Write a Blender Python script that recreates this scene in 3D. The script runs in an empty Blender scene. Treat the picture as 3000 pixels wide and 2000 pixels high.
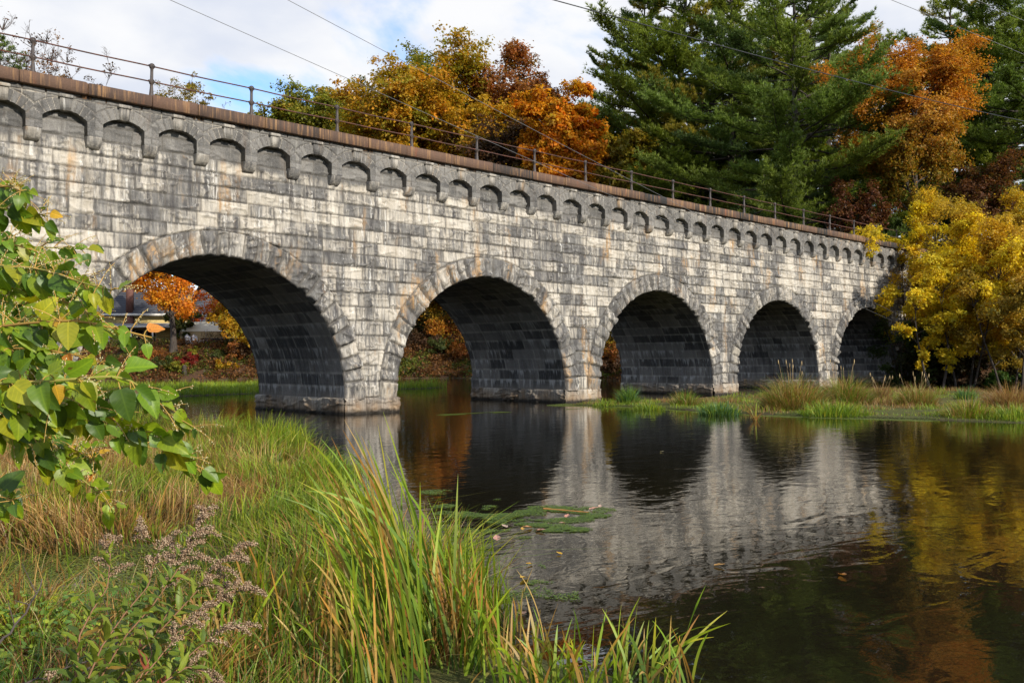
import bpy, math, random
import numpy as np
from math import radians as RAD, sin, cos, pi
from mathutils import Vector, Matrix, Euler

# ------------------------------------------------------------------ camera, world, sun, exposure
scene = bpy.context.scene
COL = scene.collection
PHI, PITCH, ROLL = RAD(45.789), RAD(1.119), RAD(0.259)
FPX, CAM_H, CAM_D = 2697.64, 1.8706, 26.7802            # focal length in 3000-px frame, eye height, distance to the bridge face
FW = np.array([cos(PHI)*cos(PITCH), sin(PHI)*cos(PITCH), sin(PITCH)])
RT = np.array([sin(PHI), -cos(PHI), 0.0])
UP = np.cross(RT, FW)
EYE = np.array([0.0, -CAM_D, CAM_H])
cam_d = bpy.data.cameras.new("camera"); cam = bpy.data.objects.new("camera", cam_d); COL.objects.link(cam)
M = Matrix((RT, UP, -FW)).transposed().to_4x4()
cam.matrix_world = Matrix.Translation(EYE) @ M @ Matrix.Rotation(-ROLL, 4, 'Z')
cam_d.sensor_width = 36.0; cam_d.lens = FPX/3000*36.0
cam_d.clip_start = 0.05; cam_d.clip_end = 6000
scene.camera = cam

SUN_EL, SUN_AZ = RAD(25), math.atan2(-1.0, 0.0)        # azimuth of the sun measured from +x
SUN_STRENGTH, SKY_STRENGTH, EXPOSURE = 4.2, 0.10, 0.38
SUNV = Vector((cos(SUN_EL)*cos(SUN_AZ), cos(SUN_EL)*sin(SUN_AZ), sin(SUN_EL)))
sl = bpy.data.lights.new("sun", 'SUN'); sl.energy = SUN_STRENGTH; sl.angle = RAD(0.9); sl.color = (1.0, 0.92, 0.79)
so = bpy.data.objects.new("sun", sl); COL.objects.link(so)
so.rotation_euler = SUNV.to_track_quat('Z', 'Y').to_euler(); so.location = (0, 0, 80)

class NT:
    """small helper for building node trees"""
    def __init__(s, tree): s.t = tree; s.n = tree.nodes; s.l = tree.links; s.n.clear()
    def new(s, ty, ins=None, **kw):
        nd = s.n.new(ty)
        for k, v in kw.items(): setattr(nd, k, v)
        for k, v in (ins or {}).items(): s.set(nd.inputs[k], v)
        return nd
    def set(s, sock, v):
        if isinstance(v, bpy.types.NodeSocket): s.l.new(v, sock)
        elif isinstance(v, bpy.types.Node): s.l.new(v.outputs[0], sock)
        else:
            if sock.type == 'RGBA' and len(v) == 3: v = (*v, 1)
            sock.default_value = v
    def math(s, op, a, b=0.0, c=0.0, clamp=False):
        nd = s.n.new('ShaderNodeMath'); nd.operation = op; nd.use_clamp = clamp
        s.set(nd.inputs[0], a); s.set(nd.inputs[1], b)
        if op in ('MULTIPLY_ADD', 'COMPARE'): s.set(nd.inputs[2], c)
        return nd.outputs[0]
    def mix(s, f, a, b, mode='MIX'):
        nd = s.n.new('ShaderNodeMix'); nd.data_type = 'RGBA'; nd.blend_type = mode; nd.clamp_factor = True
        s.set(nd.inputs[0], f); s.set(nd.inputs[6], a); s.set(nd.inputs[7], b)
        return nd.outputs[2]
    def sstep(s, v, lo, hi):
        nd = s.n.new('ShaderNodeMapRange'); nd.interpolation_type = 'SMOOTHSTEP'
        s.set(nd.inputs[0], v); s.set(nd.inputs[1], lo); s.set(nd.inputs[2], hi)
        return nd.outputs[0]
    def noise(s, vec, scale=1.0, detail=3.0, rough=0.5, dist=0.0, mapping=None, loc=(0, 0, 0)):
        if mapping is not None:
            mp = s.new('ShaderNodeMapping'); s.set(mp.inputs[0], vec); mp.inputs['Scale'].default_value = mapping
            mp.inputs['Location'].default_value = loc; vec = mp.outputs[0]
        nd = s.new('ShaderNodeTexNoise', {'Vector': vec, 'Scale': scale, 'Detail': detail, 'Roughness': rough, 'Distortion': dist})
        return nd.outputs[0]

world = bpy.data.worlds.new("World"); scene.world = world; world.use_nodes = True
W = NT(world.node_tree)
sky = W.new('ShaderNodeTexSky', sky_type='NISHITA', sun_disc=False)
sky.sun_elevation = SUN_EL; sky.sun_rotation = pi/2 - SUN_AZ
sky.air_density = 1.1; sky.dust_density = 0.6; sky.ozone_density = 1.5
tc = W.new('ShaderNodeTexCoord')
sep = W.new('ShaderNodeSeparateXYZ', {0: tc.outputs['Generated']})
den = W.math('ADD', W.math('MAXIMUM', sep.outputs[2], 0.0), 0.22)
comb = W.new('ShaderNodeCombineXYZ', {0: W.math('DIVIDE', sep.outputs[0], den), 1: W.math('DIVIDE', sep.outputs[1], den), 2: 0.0})
cn = W.noise(comb.outputs[0], 1.5, 8, 0.56, 0.25, mapping=(1, 1, 1), loc=(3.1, 7.7, 0))
cover = W.sstep(cn, 0.40, 0.54)
cn2 = W.noise(comb.outputs[0], 3.0, 6, 0.5, 0.1, mapping=(1, 1, 1), loc=(9.1, 1.7, 0))
lum = W.sstep(cn2, 0.30, 0.62)
ccol = W.mix(lum, (5.7, 6.1, 7.0), (7.5, 7.55, 7.7))
blue = W.mix(1.0, sky.outputs[0], (1.25, 1.55, 1.95), 'MULTIPLY')
bg = W.new('ShaderNodeBackground', {0: W.mix(cover, blue, ccol), 1: SKY_STRENGTH})
wo = W.new('ShaderNodeOutputWorld', {0: bg.outputs[0]})

scene.view_settings.view_transform = 'Standard'; scene.view_settings.look = 'None'
scene.view_settings.exposure = EXPOSURE; scene.view_settings.gamma = 1.0
scene.cycles.max_bounces = 8; scene.cycles.diffuse_bounces = 3; scene.cycles.glossy_bounces = 4
scene.cycles.transmission_bounces = 4; scene.cycles.transparent_max_bounces = 8
scene.cycles.caustics_reflective = False; scene.cycles.caustics_refractive = False

# ------------------------------------------------------------------ helpers
rng = np.random.default_rng(7)
K = 3000/2352.0
def ray(dx, dy):
    """direction (forward component 1) through a point of the 2352-px-wide view of the photograph; used to find real positions"""
    a, b = dx*K-1500, 1000-dy*K
    X = cos(ROLL)*a + sin(ROLL)*b; Y = -sin(ROLL)*a + cos(ROLL)*b
    return FW + RT*X/FPX + UP*Y/FPX
def P(dx, dy, Z): return EYE + ray(dx, dy)*Z
def G(dx, dy, z=0.0):
    r = ray(dx, dy); return EYE + r*((z-CAM_H)/r[2])

def tag(o, label=None, cat=None, group=None, kind=None):
    if label: o['label'] = label
    if cat: o['category'] = cat
    if group: o['group'] = group
    if kind: o['kind'] = kind
    return o
def empty(name, loc=(0, 0, 0), rz=0.0):
    o = bpy.data.objects.new(name, None); COL.objects.link(o); o.location = loc; o.rotation_euler = (0, 0, rz); o.empty_display_size = 0.2
    return o
def link(name, me, parent=None, loc=None):
    o = bpy.data.objects.new(name, me); COL.objects.link(o)
    if parent is not None: o.parent = parent
    if loc is not None: o.location = loc
    return o
def npmesh(name, V, F, mat, cols=None, smooth=False, uv=None, extra=None):
    """mesh from numpy arrays; F is (M,3) or (M,4) or a list of such"""
    V = np.ascontiguousarray(V, dtype=np.float32)
    Fs = F if isinstance(F, list) else [F]
    Fs = [np.asarray(f, dtype=np.int32) for f in Fs if len(f)]
    me = bpy.data.meshes.new(name)
    me.vertices.add(len(V)); me.vertices.foreach_set('co', V.ravel())
    nl = sum(f.size for f in Fs); npoly = sum(len(f) for f in Fs)
    me.loops.add(nl); me.polygons.add(npoly)
    idx = np.concatenate([f.ravel() for f in Fs])
    tot = np.concatenate([np.full(len(f), f.shape[1], np.int32) for f in Fs])
    st = np.concatenate([[0], np.cumsum(tot)[:-1]]).astype(np.int32)
    me.loops.foreach_set('vertex_index', idx); me.polygons.foreach_set('loop_start', st); me.polygons.foreach_set('loop_total', tot)
    if smooth: me.polygons.foreach_set('use_smooth', np.ones(npoly, bool))
    me.update(calc_edges=True)
    if cols is not None:
        c = np.asarray(cols, np.float32)
        if c.shape[1] == 3: c = np.hstack([c, np.ones((len(c), 1), np.float32)])
        at = me.attributes.new('Col', 'FLOAT_COLOR', 'POINT'); at.data.foreach_set('color', np.ascontiguousarray(c).ravel())
    if uv is not None:
        at = me.attributes.new('luv', 'FLOAT_VECTOR', 'POINT')
        u3 = np.hstack([uv, np.zeros((len(uv), 1))]).astype(np.float32); at.data.foreach_set('vector', u3.ravel())
    me.materials.append(mat)
    return me

def vnoise(x, y, seed=0):
    xi = np.floor(x).astype(np.int64); yi = np.floor(y).astype(np.int64); fx = x-xi; fy = y-yi
    fx = fx*fx*(3-2*fx); fy = fy*fy*(3-2*fy)
    def h(a, b):
        n = (a*374761393 + b*668265263 + seed*144269504) & 0xffffffff
        n = ((n ^ (n >> 13))*1274126177) & 0xffffffff
        n = ((n ^ (n >> 16))*2246822519) & 0xffffffff
        return ((n ^ (n >> 15)) & 0xffffff)/float(0xffffff)
    return (h(xi, yi)*(1-fx)+h(xi+1, yi)*fx)*(1-fy) + (h(xi, yi+1)*(1-fx)+h(xi+1, yi+1)*fx)*fy
def fbm(x, y, seed=0, oct=4, gain=0.5):
    s = 0; a = 1.0; t = 0
    for k in range(oct):
        s = s + a*vnoise(x*2**k+k*17.3, y*2**k-k*9.1, seed+k); t += a; a *= gain
    return s/t
def sst(x, a, b):
    t = np.clip((x-a)/(b-a), 0, 1); return t*t*(3-2*t)
def unit(v): return v/np.maximum(np.linalg.norm(v, axis=-1, keepdims=True), 1e-9)

class MB:
    """collects boxes, tubes and grids into one mesh"""
    def __init__(s): s.V = []; s.F3 = []; s.F4 = []; s.C = []; s.n = 0
    def add(s, V, F, col=(1, 1, 1)):
        V = np.asarray(V, float); F = np.asarray(F, int)
        s.V.append(V); (s.F3 if F.shape[1] == 3 else s.F4).append(F+s.n)
        c = np.asarray(col, float); s.C.append(np.tile(c, (len(V), 1)) if c.ndim == 1 else c); s.n += len(V)
    def box(s, x0, x1, y0, y1, z0, z1, col=(1, 1, 1), M=None):
        V = np.array([[x, y, z] for z in (z0, z1) for y in (y0, y1) for x in (x0, x1)], float)
        if M is not None: V = V@np.asarray(M)[:3, :3].T + np.asarray(M)[:3, 3]
        s.add(V, [[0, 2, 3, 1], [4, 5, 7, 6], [0, 1, 5, 4], [2, 6, 7, 3], [0, 4, 6, 2], [1, 3, 7, 5]], col)
    def bevbox(s, x0, x1, y0, y1, z0, z1, b=0.02, col=(1, 1, 1)):
        """box with chamfered edges"""
        V = []; 
        for z, i in ((z0, b), (z0+b, 0), (z1-b, 0), (z1, b)):
            xa, xb, ya, yb = x0+i, x1-i, y0+i, y1-i
            V += [[xa+b, ya, z], [xb-b, ya, z], [xb, ya+b, z], [xb, yb-b, z], [xb-b, yb, z], [xa+b, yb, z], [xa, yb-b, z], [xa, ya+b, z]]
        F = []
        for k in range(3):
            for j in range(8): F.append([k*8+j, k*8+(j+1) % 8, k*8+8+(j+1) % 8, k*8+8+j])
        for o, fl in ((0, True), (24, False)):
            for q in ([0, 1, 2, 7], [7, 2, 3, 6], [6, 3, 4, 5]):
                q = [o+i for i in q]; F.append(q[::-1] if fl else q)
        s.add(V, F, col)
    def tube(s, pts, rad, n=6, col=(1, 1, 1), cap=True):
        pts = np.asarray(pts, float); m = len(pts); rad = np.broadcast_to(np.asarray(rad, float), (m,))
        tan = unit(np.gradient(pts, axis=0)); ref = np.array([0, 0, 1.0]) if abs(tan[:, 2]).mean() < .85 else np.array([1.0, 0, 0])
        a = unit(np.cross(tan, ref)); b = np.cross(tan, a)
        th = np.arange(n)*2*pi/n
        V = pts[:, None]+rad[:, None, None]*(a[:, None]*np.cos(th)[None, :, None]+b[:, None]*np.sin(th)[None, :, None])
        i = np.arange(m-1)[:, None]*n; j = np.arange(n)[None]; j2 = (j+1) % n
        F = np.stack([i+j, i+j2, i+n+j2, i+n+j], -1).reshape(-1, 4)
        s.add(V.reshape(-1, 3), F, col)
        if cap:
            for base in (0, (m-1)*n):
                pass
    def lathe(s, c, prof, n=10, col=(1, 1, 1)):
        """profile of (radius, z) round a vertical axis at c"""
        prof = np.asarray(prof, float); th = np.arange(n)*2*pi/n
        V = np.stack([np.outer(prof[:, 0], np.cos(th))+c[0], np.outer(prof[:, 0], np.sin(th))+c[1], np.repeat(prof[:, 1:2]+c[2], n, 1)], -1).reshape(-1, 3)
        m = len(prof); i = np.arange(m-1)[:, None]*n; j = np.arange(n)[None]; j2 = (j+1) % n
        s.add(V, np.stack([i+j, i+j2, i+n+j2, i+n+j], -1).reshape(-1, 4), col)
    def mesh(s, name, mat, smooth=False):
        V = np.concatenate(s.V); Fs = []
        if s.F4: Fs.append(np.concatenate(s.F4))
        if s.F3: Fs.append(np.concatenate(s.F3))
        return npmesh(name, V, Fs, mat, np.concatenate(s.C)[:, :3], smooth)
    def build(s, name, mat, parent=None, smooth=False):
        return link(name, s.mesh(name, mat, smooth), parent)

def gridfaces(nu, nv):
    i = np.arange(nu-1)[:, None]*nv; j = np.arange(nv-1)[None]
    return np.stack([i+j, i+nv+j, i+nv+j+1, i+j+1], -1).reshape(-1, 4)

# ------------------------------------------------------------------ materials
def new_mat(name):
    m = bpy.data.materials.new(name); m.use_nodes = True
    return m, NT(m.node_tree)
def out(N, sh): N.new('ShaderNodeOutputMaterial', {0: sh})
def colattr(N, name='Col'): return N.new('ShaderNodeAttribute', attribute_name=name)

def mat_stone_wall():
    m, N = new_mat('granite_wall')
    v = N.new('ShaderNodeNewGeometry').outputs['Position']
    at = colattr(N); sp = N.new('ShaderNodeSeparateColor', {0: at.outputs[0]})
    tone, edge, zone = sp.outputs[0], sp.outputs[1], sp.outputs[2]
    n1 = N.noise(v, 1, 7, .62, 0, (1.5, 1.5, .22))
    n2 = N.noise(v, 1, 5, .6, 0, (7.5, 7.5, .75), (3, 1, 7))
    n2b = N.noise(v, 1, 4, .6, 0, (15, 15, 1.7), (13, 4, 2))
    n3 = N.noise(v, .28, 3, .5)
    grain = N.noise(v, 26, 4, .7)
    a = N.math('MULTIPLY_ADD', n1, 0.60, N.math('MULTIPLY', n2, 0.95))
    a = N.math('MULTIPLY_ADD', tone, 0.40, a)
    a = N.math('MULTIPLY_ADD', n2b, 0.75, a)
    n4 = N.noise(v, 1, 4, .55, .3, (1.1, 1.1, .07), (4, 2, 6))
    a = N.math('MULTIPLY_ADD', n4, 0.70, N.math('MULTIPLY_ADD', n3, 0.50, a))            # about 0.4 .. 2.1, mean 1.25
    a = N.math('MULTIPLY_ADD', zone, 0.34, a)
    a = N.math('MULTIPLY_ADD', edge, 0.20, a)
    f = N.sstep(a, 1.66, 2.20)
    light = N.mix(N.sstep(N.noise(v, 1, 5, .6, 0, (2.2, 2.2, .8), (5, 5, 5)), .35, .65), (0.53, 0.49, 0.425), (0.395, 0.355, 0.295))
    dark = N.mix(N.sstep(N.noise(v, 1, 4, .6, 0, (4, 4, 1.2), (1, 9, 2)), .35, .65), (0.160, 0.155, 0.148), (0.072, 0.069, 0.069))
    c = N.mix(f, light, dark)
    wh = N.sstep(N.noise(v, 1, 5, .6, 0, (9, 9, .6), (7, 2, 3)), .60, .70)      # pale lime runs
    c = N.mix(N.math('MULTIPLY', wh, .75), c, (0.60, 0.585, 0.55))
    oc = N.math('MULTIPLY', N.sstep(N.noise(v, 1, 4, .55, 0, (1.1, 1.1, .35), (2, 8, 1)), .55, .68), N.sstep(n2, .38, .60))
    c = N.mix(N.math('MULTIPLY', oc, .60), c, (0.50, 0.30, 0.125))
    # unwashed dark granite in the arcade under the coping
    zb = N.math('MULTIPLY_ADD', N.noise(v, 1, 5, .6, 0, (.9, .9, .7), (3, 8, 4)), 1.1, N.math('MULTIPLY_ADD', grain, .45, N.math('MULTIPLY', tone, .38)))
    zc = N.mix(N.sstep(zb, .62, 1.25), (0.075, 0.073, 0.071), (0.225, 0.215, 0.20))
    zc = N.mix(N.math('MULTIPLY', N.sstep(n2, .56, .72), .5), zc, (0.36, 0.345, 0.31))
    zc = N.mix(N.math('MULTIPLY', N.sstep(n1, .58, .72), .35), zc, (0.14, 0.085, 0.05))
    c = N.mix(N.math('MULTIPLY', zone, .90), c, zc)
    sx = N.new('ShaderNodeSeparateXYZ', {0: v})
    low = N.math('SUBTRACT', 1.0, N.sstep(N.math('ADD', sx.outputs[2], N.math('MULTIPLY', n2, .35)), .25, .95))
    c = N.mix(N.math('MULTIPLY', low, N.math('MULTIPLY_ADD', N.sstep(n1, .35, .6), .5, .42)), c, N.mix(N.sstep(n2, .35, .65), (0.17, 0.10, 0.05), (0.30, 0.22, 0.14)))
    wet = N.math('SUBTRACT', 1.0, N.sstep(N.math('ADD', sx.outputs[2], N.math('MULTIPLY', n2, .12)), .09, .27))
    c = N.mix(N.math('MULTIPLY', wet, .95), c, (0.018, 0.016, 0.014))
    c = N.mix(N.math('MULTIPLY', edge, .55), c, (0.085, 0.075, 0.062))
    g2 = N.math('MULTIPLY_ADD', grain, .55, .72)
    c = N.mix(1.0, c, N.new('ShaderNodeCombineColor', {0: g2, 1: g2, 2: g2}).outputs[0], 'MULTIPLY')
    bh = N.math('MULTIPLY_ADD', N.noise(v, 7, 6, .65), 1.0, N.math('MULTIPLY', grain, .35))
    bp = N.new('ShaderNodeBump', {'Strength': .8, 'Distance': .04, 'Height': bh})
    b = N.new('ShaderNodeBsdfPrincipled', {'Base Color': c, 'Roughness': .92, 'Normal': bp.outputs[0]})
    b.inputs['Specular IOR Level'].default_value = .25
    out(N, b.outputs[0]); return m

def mat_vault():
    m, N = new_mat('stained_vault_stone')
    v = N.new('ShaderNodeNewGeometry').outputs['Position']
    at = colattr(N); sp = N.new('ShaderNodeSeparateColor', {0: at.outputs[0]})
    tone, edge, low = sp.outputs[0], sp.outputs[1], sp.outputs[2]; drip = at.outputs['Alpha']
    n1 = N.noise(v, 1, 6, .6, 0, (1.3, 3.5, .45)); n2 = N.noise(v, 1, 5, .6, 0, (3, 11, .9), (4, 4, 1))
    n3 = N.noise(v, 1, 4, .6, 0, (2.5, 7, 2.2), (2, 7, 8))
    grain = N.noise(v, 20, 4, .7)
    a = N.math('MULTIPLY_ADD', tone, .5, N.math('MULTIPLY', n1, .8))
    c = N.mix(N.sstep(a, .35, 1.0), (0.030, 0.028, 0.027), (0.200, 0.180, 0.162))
    c = N.mix(N.math('MULTIPLY', N.sstep(n3, .56, .72), .5), c, (0.10, 0.065, 0.035))
    dr = N.math('MULTIPLY', N.math('MULTIPLY', N.sstep(N.math('MULTIPLY_ADD', low, .10, n2), .56, .74), N.sstep(n3, .38, .60)), N.math('MULTIPLY_ADD', low, .20, .14))
    c = N.mix(dr, c, (0.33, 0.33, 0.345))
    ed = N.math('MULTIPLY', edge, N.math('MULTIPLY_ADD', N.sstep(n1, .38, .6), .62, .34))
    c = N.mix(ed, c, (0.34, 0.315, 0.275))
    c = N.mix(N.math('MULTIPLY', drip, N.math('MULTIPLY_ADD', low, .50, .45)), c, (0.42, 0.405, 0.385))
    sx = N.new('ShaderNodeSeparateXYZ', {0: v})
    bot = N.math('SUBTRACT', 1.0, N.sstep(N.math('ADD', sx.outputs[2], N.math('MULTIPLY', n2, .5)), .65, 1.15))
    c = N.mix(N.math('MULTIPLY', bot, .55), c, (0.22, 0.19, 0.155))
    g2 = N.math('MULTIPLY_ADD', grain, .7, .62)
    c = N.mix(1.0, c, N.new('ShaderNodeCombineColor', {0: g2, 1: g2, 2: g2}).outputs[0], 'MULTIPLY')
    bp = N.new('ShaderNodeBump', {'Strength': .8, 'Distance': .04, 'Height': N.noise(v, 8, 6, .65)})
    b = N.new('ShaderNodeBsdfPrincipled', {'Base Color': c, 'Roughness': .85, 'Normal': bp.outputs[0]})
    out(N, b.outputs[0]); return m

def mat_coping():
    m, N = new_mat('rust_stained_coping')
    tc = N.new('ShaderNodeTexCoord'); v = tc.outputs['Object']
    at = colattr(N); sp = N.new('ShaderNodeSeparateColor', {0: at.outputs[0]}); tone = sp.outputs[0]
    n1 = N.noise(v, 1, 6, .65, 0, (3.2, 3.2, .45)); n2 = N.noise(v, 1, 4, .6, 0, (12, 12, .8), (4, 4, 1)); n3 = N.noise(v, .22, 2, .5)
    g = N.noise(v, 30, 4, .7)
    c = N.mix(N.sstep(N.math('MULTIPLY_ADD', tone, .75, N.math('MULTIPLY_ADD', n1, .8, N.math('MULTIPLY', n2, .4))), .58, 1.30), (0.020, 0.018, 0.017), (0.110, 0.062, 0.040))
    c = N.mix(N.math('MULTIPLY', N.sstep(N.math('MULTIPLY_ADD', n3, .35, n2), .66, .84), .7), c, (0.30, 0.17, 0.075))
    c = N.mix(N.math('MULTIPLY', N.sstep(n1, .60, .68), .5), c, (0.22, 0.07, 0.03))
    c = N.mix(N.math('MULTIPLY', N.sstep(n2, .64, .74), .3), c, (0.36, 0.32, 0.24))
    g2 = N.math('MULTIPLY_ADD', g, .7, .65)
    c = N.mix(1.0, c, N.new('ShaderNodeCombineColor', {0: g2, 1: g2, 2: g2}).outputs[0], 'MULTIPLY')
    bp = N.new('ShaderNodeBump', {'Strength': .6, 'Distance': .02, 'Height': N.noise(v, 14, 5, .6)})
    b = N.new('ShaderNodeBsdfPrincipled', {'Base Color': c, 'Roughness': .85, 'Normal': bp.outputs[0]})
    out(N, b.outputs[0]); return m

def mat_simple(name, col, rough=.7, var=.35, scale=6, metal=0.0, col2=None, stretch=None, bump=0.0, spec=.4):
    m, N = new_mat(name)
    tc = N.new('ShaderNodeTexCoord'); v = tc.outputs['Object']
    n = N.noise(v, scale, 5, .6, 0, stretch if stretch else (1, 1, 1))
    c2 = col2 if col2 else tuple(x*(1-var) for x in col)
    c = N.mix(N.sstep(n, .3, .7), col, c2)
    b = N.new('ShaderNodeBsdfPrincipled', {'Base Color': c, 'Roughness': rough, 'Metallic': metal})
    b.inputs['Specular IOR Level'].default_value = spec
    if bump:
        bp = N.new('ShaderNodeBump', {'Strength': .8, 'Distance': bump, 'Height': n}); N.set(b.inputs['Normal'], bp.outputs[0])
    out(N, b.outputs[0]); return m

def mat_leaf(name, trans=.35, rough=.55, spec=.3, tint=(1.15, 1.1, .6), veins=False):
    """foliage coloured by a per-leaf attribute"""
    m, N = new_mat(name)
    at = colattr(N); c = at.outputs[0]
    if veins:
        uv = colattr(N, 'luv'); s2 = N.new('ShaderNodeSeparateXYZ', {0: uv.outputs['Vector']})
        au = N.math('ABSOLUTE', s2.outputs[0])
        mid = N.math('SUBTRACT', 1.0, N.sstep(au, .02, .09))
        w = N.math('SUBTRACT', N.math('MULTIPLY', s2.outputs[1], 7.0), N.math('MULTIPLY', au, 2.2))
        sv = N.math('ABSOLUTE', N.math('SUBTRACT', N.math('FRACT', w), .5))
        side = N.math('MULTIPLY', N.math('SUBTRACT', 1.0, N.sstep(sv, .03, .13)), .55)
        vm = N.math('MAXIMUM', mid, side)
        light = N.mix(1.0, c, (1.7, 1.5, 1.3), 'MULTIPLY')
        tc = N.new('ShaderNodeTexCoord')
        c = N.mix(N.math('MULTIPLY', N.sstep(N.noise(tc.outputs['Object'], 38, 4, .6), .45, .7), .45), c, N.mix(1.0, c, (.62, .66, .5), 'MULTIPLY'))
        c = N.mix(N.math('MULTIPLY', vm, .6), c, light)
        sp_ = N.sstep(N.noise(tc.outputs['Object'], 55, 3, .55), .66, .74)
        c = N.mix(N.math('MULTIPLY', sp_, .8), c, (0.13, 0.06, 0.02))
    b = N.new('ShaderNodeBsdfPrincipled', {'Base Color': c, 'Roughness': rough}); b.inputs['Specular IOR Level'].default_value = spec
    t = N.new('ShaderNodeBsdfTranslucent', {0: N.mix(1.0, c, tint, 'MULTIPLY')})
    mx = N.new('ShaderNodeMixShader', {0: trans, 1: b.outputs[0], 2: t.outputs[0]})
    out(N, mx.outputs[0]); return m

def mat_attr(name, rough=.8, nscale=9, var=.3, bump=.02, spec=.3):
    m, N = new_mat(name)
    at = colattr(N); tc = N.new('ShaderNodeTexCoord')
    n = N.noise(tc.outputs['Object'], nscale, 5, .65)
    g = N.math('MULTIPLY_ADD', n, 2*var, 1-var)
    c = N.mix(1.0, at.outputs[0], N.new('ShaderNodeCombineColor', {0: g, 1: g, 2: g}).outputs[0], 'MULTIPLY')
    bp = N.new('ShaderNodeBump', {'Strength': .7, 'Distance': bump, 'Height': n})
    b = N.new('ShaderNodeBsdfPrincipled', {'Base Color': c, 'Roughness': rough, 'Normal': bp.outputs[0]}); b.inputs['Specular IOR Level'].default_value = spec
    out(N, b.outputs[0]); return m

def mat_bark(name, c1, c2):
    return mat_simple(name, c1, .9, scale=1, col2=c2, stretch=(9, 9, 1.6), bump=.03)

def mat_water():
    m, N = new_mat('river_water')
    tc = N.new('ShaderNodeTexCoord'); v = tc.outputs['Object']
    a = N.noise(v, 1, 2, .5, .8, (1.15, 2.0, 1))
    b_ = N.noise(v, 1, 3, .55, .4, (4.6, 6.5, 1), (3, 3, 0))
    c_ = N.noise(v, 1, 2, .5, 0, (17, 20, 1), (1, 5, 0))
    mask = N.sstep(N.noise(v, .07, 3, .5), .38, .62)
    h = N.math('MULTIPLY_ADD', b_, N.math('MULTIPLY_ADD', mask, .24, .11), N.math('MULTIPLY', a, .72))
    h = N.math('MULTIPLY_ADD', c_, N.math('MULTIPLY', mask, .085), h)
    bp = N.new('ShaderNodeBump', {'Strength': 1.0, 'Distance': .0095, 'Height': h})
    b = N.new('ShaderNodeBsdfPrincipled', {'Base Color': (0.010, 0.0085, 0.0045), 'Roughness': .006, 'IOR': 1.58, 'Normal': bp.outputs[0]})
    b.inputs['Specular IOR Level'].default_value = .5
    out(N, b.outputs[0]); return m

def mat_ground():
    m, N = new_mat('bank_soil_and_litter')
    tc = N.new('ShaderNodeTexCoord'); v = tc.outputs['Object']
    at = colattr(N)
    n = N.noise(v, 1.1, 6, .65); n2 = N.noise(v, 9, 5, .7); n3 = N.noise(v, 38, 3, .6)
    lit = N.mix(N.sstep(n2, .35, .65), (0.115, 0.058, 0.030), (0.055, 0.034, 0.020))
    lit = N.mix(N.math('MULTIPLY', N.sstep(n3, .60, .70), .7), lit, (0.28, 0.125, 0.045))
    mud = N.mix(N.sstep(n2, .3, .7), (0.05, 0.038, 0.022), (0.085, 0.075, 0.03))
    grs = N.mix(N.sstep(n2, .3, .7), (0.055, 0.075, 0.015), (0.13, 0.115, 0.035))
    sp = N.new('ShaderNodeSeparateColor', {0: at.outputs[0]})
    c = N.mix(N.sstep(N.math('ADD', sp.outputs[0], N.math('MULTIPLY', n, .4)), .45, .85), mud, lit)
    c = N.mix(sp.outputs[2], c, N.mix(N.sstep(n2, .3, .7), (0.055, 0.033, 0.018), (0.028, 0.026, 0.012)))
    c = N.mix(N.sstep(N.math('ADD', sp.outputs[1], N.math('MULTIPLY', n, .4)), .45, .85), c, grs)
    bp = N.new('ShaderNodeBump', {'Strength': 1, 'Distance': .06, 'Height': N.math('MULTIPLY_ADD', n3, .3, n2)})
    b = N.new('ShaderNodeBsdfPrincipled', {'Base Color': c, 'Roughness': .95, 'Normal': bp.outputs[0]}); b.inputs['Specular IOR Level'].default_value = .2
    out(N, b.outputs[0]); return m

MAT = dict(
    wall=mat_stone_wall(), vault=mat_vault(), coping=mat_coping(), water=mat_water(), ground=mat_ground(),
    iron=mat_simple('weathered_iron', (0.045, 0.043, 0.048), .6, col2=(0.09, 0.065, 0.05), scale=14, bump=.004),
    rust=mat_simple('rusty_rail', (0.13, 0.048, 0.030), .75, col2=(0.05, 0.030, 0.026), scale=5, bump=.003),
    leaf=mat_leaf('autumn_leaves', .48), needle=mat_leaf('pine_needles', .42, .5, .35, (1.0, 1.1, .6)),
    blade=mat_leaf('grass_blades', .35, .5, .4, (1.1, 1.1, .6)),
    knot=mat_leaf('knotweed_leaf', .42, .42, .45, (1.25, 1.15, .35), True),
    gold=mat_leaf('goldenrod_leaf', .30, .5, .4, (1.1, 1.1, .5), True),
    bark=mat_bark('dark_bark', (0.075, 0.060, 0.048), (0.028, 0.022, 0.018)),
    bark_pale=mat_bark('grey_bark', (0.17, 0.15, 0.13), (0.07, 0.06, 0.05)),
    twig=mat_simple('bare_twig', (0.10, 0.075, 0.065), .9, scale=3),
    attr=mat_attr('painted_and_stone_parts'), fine=mat_attr('fine_plant_parts', nscale=60, var=.2, bump=.001),
    cable=mat_simple('cable_sheath', (0.03, 0.032, 0.034), .5, scale=2),
    cable_pale=mat_simple('bare_cable', (0.20, 0.20, 0.205), .5, scale=2),
)
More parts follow.
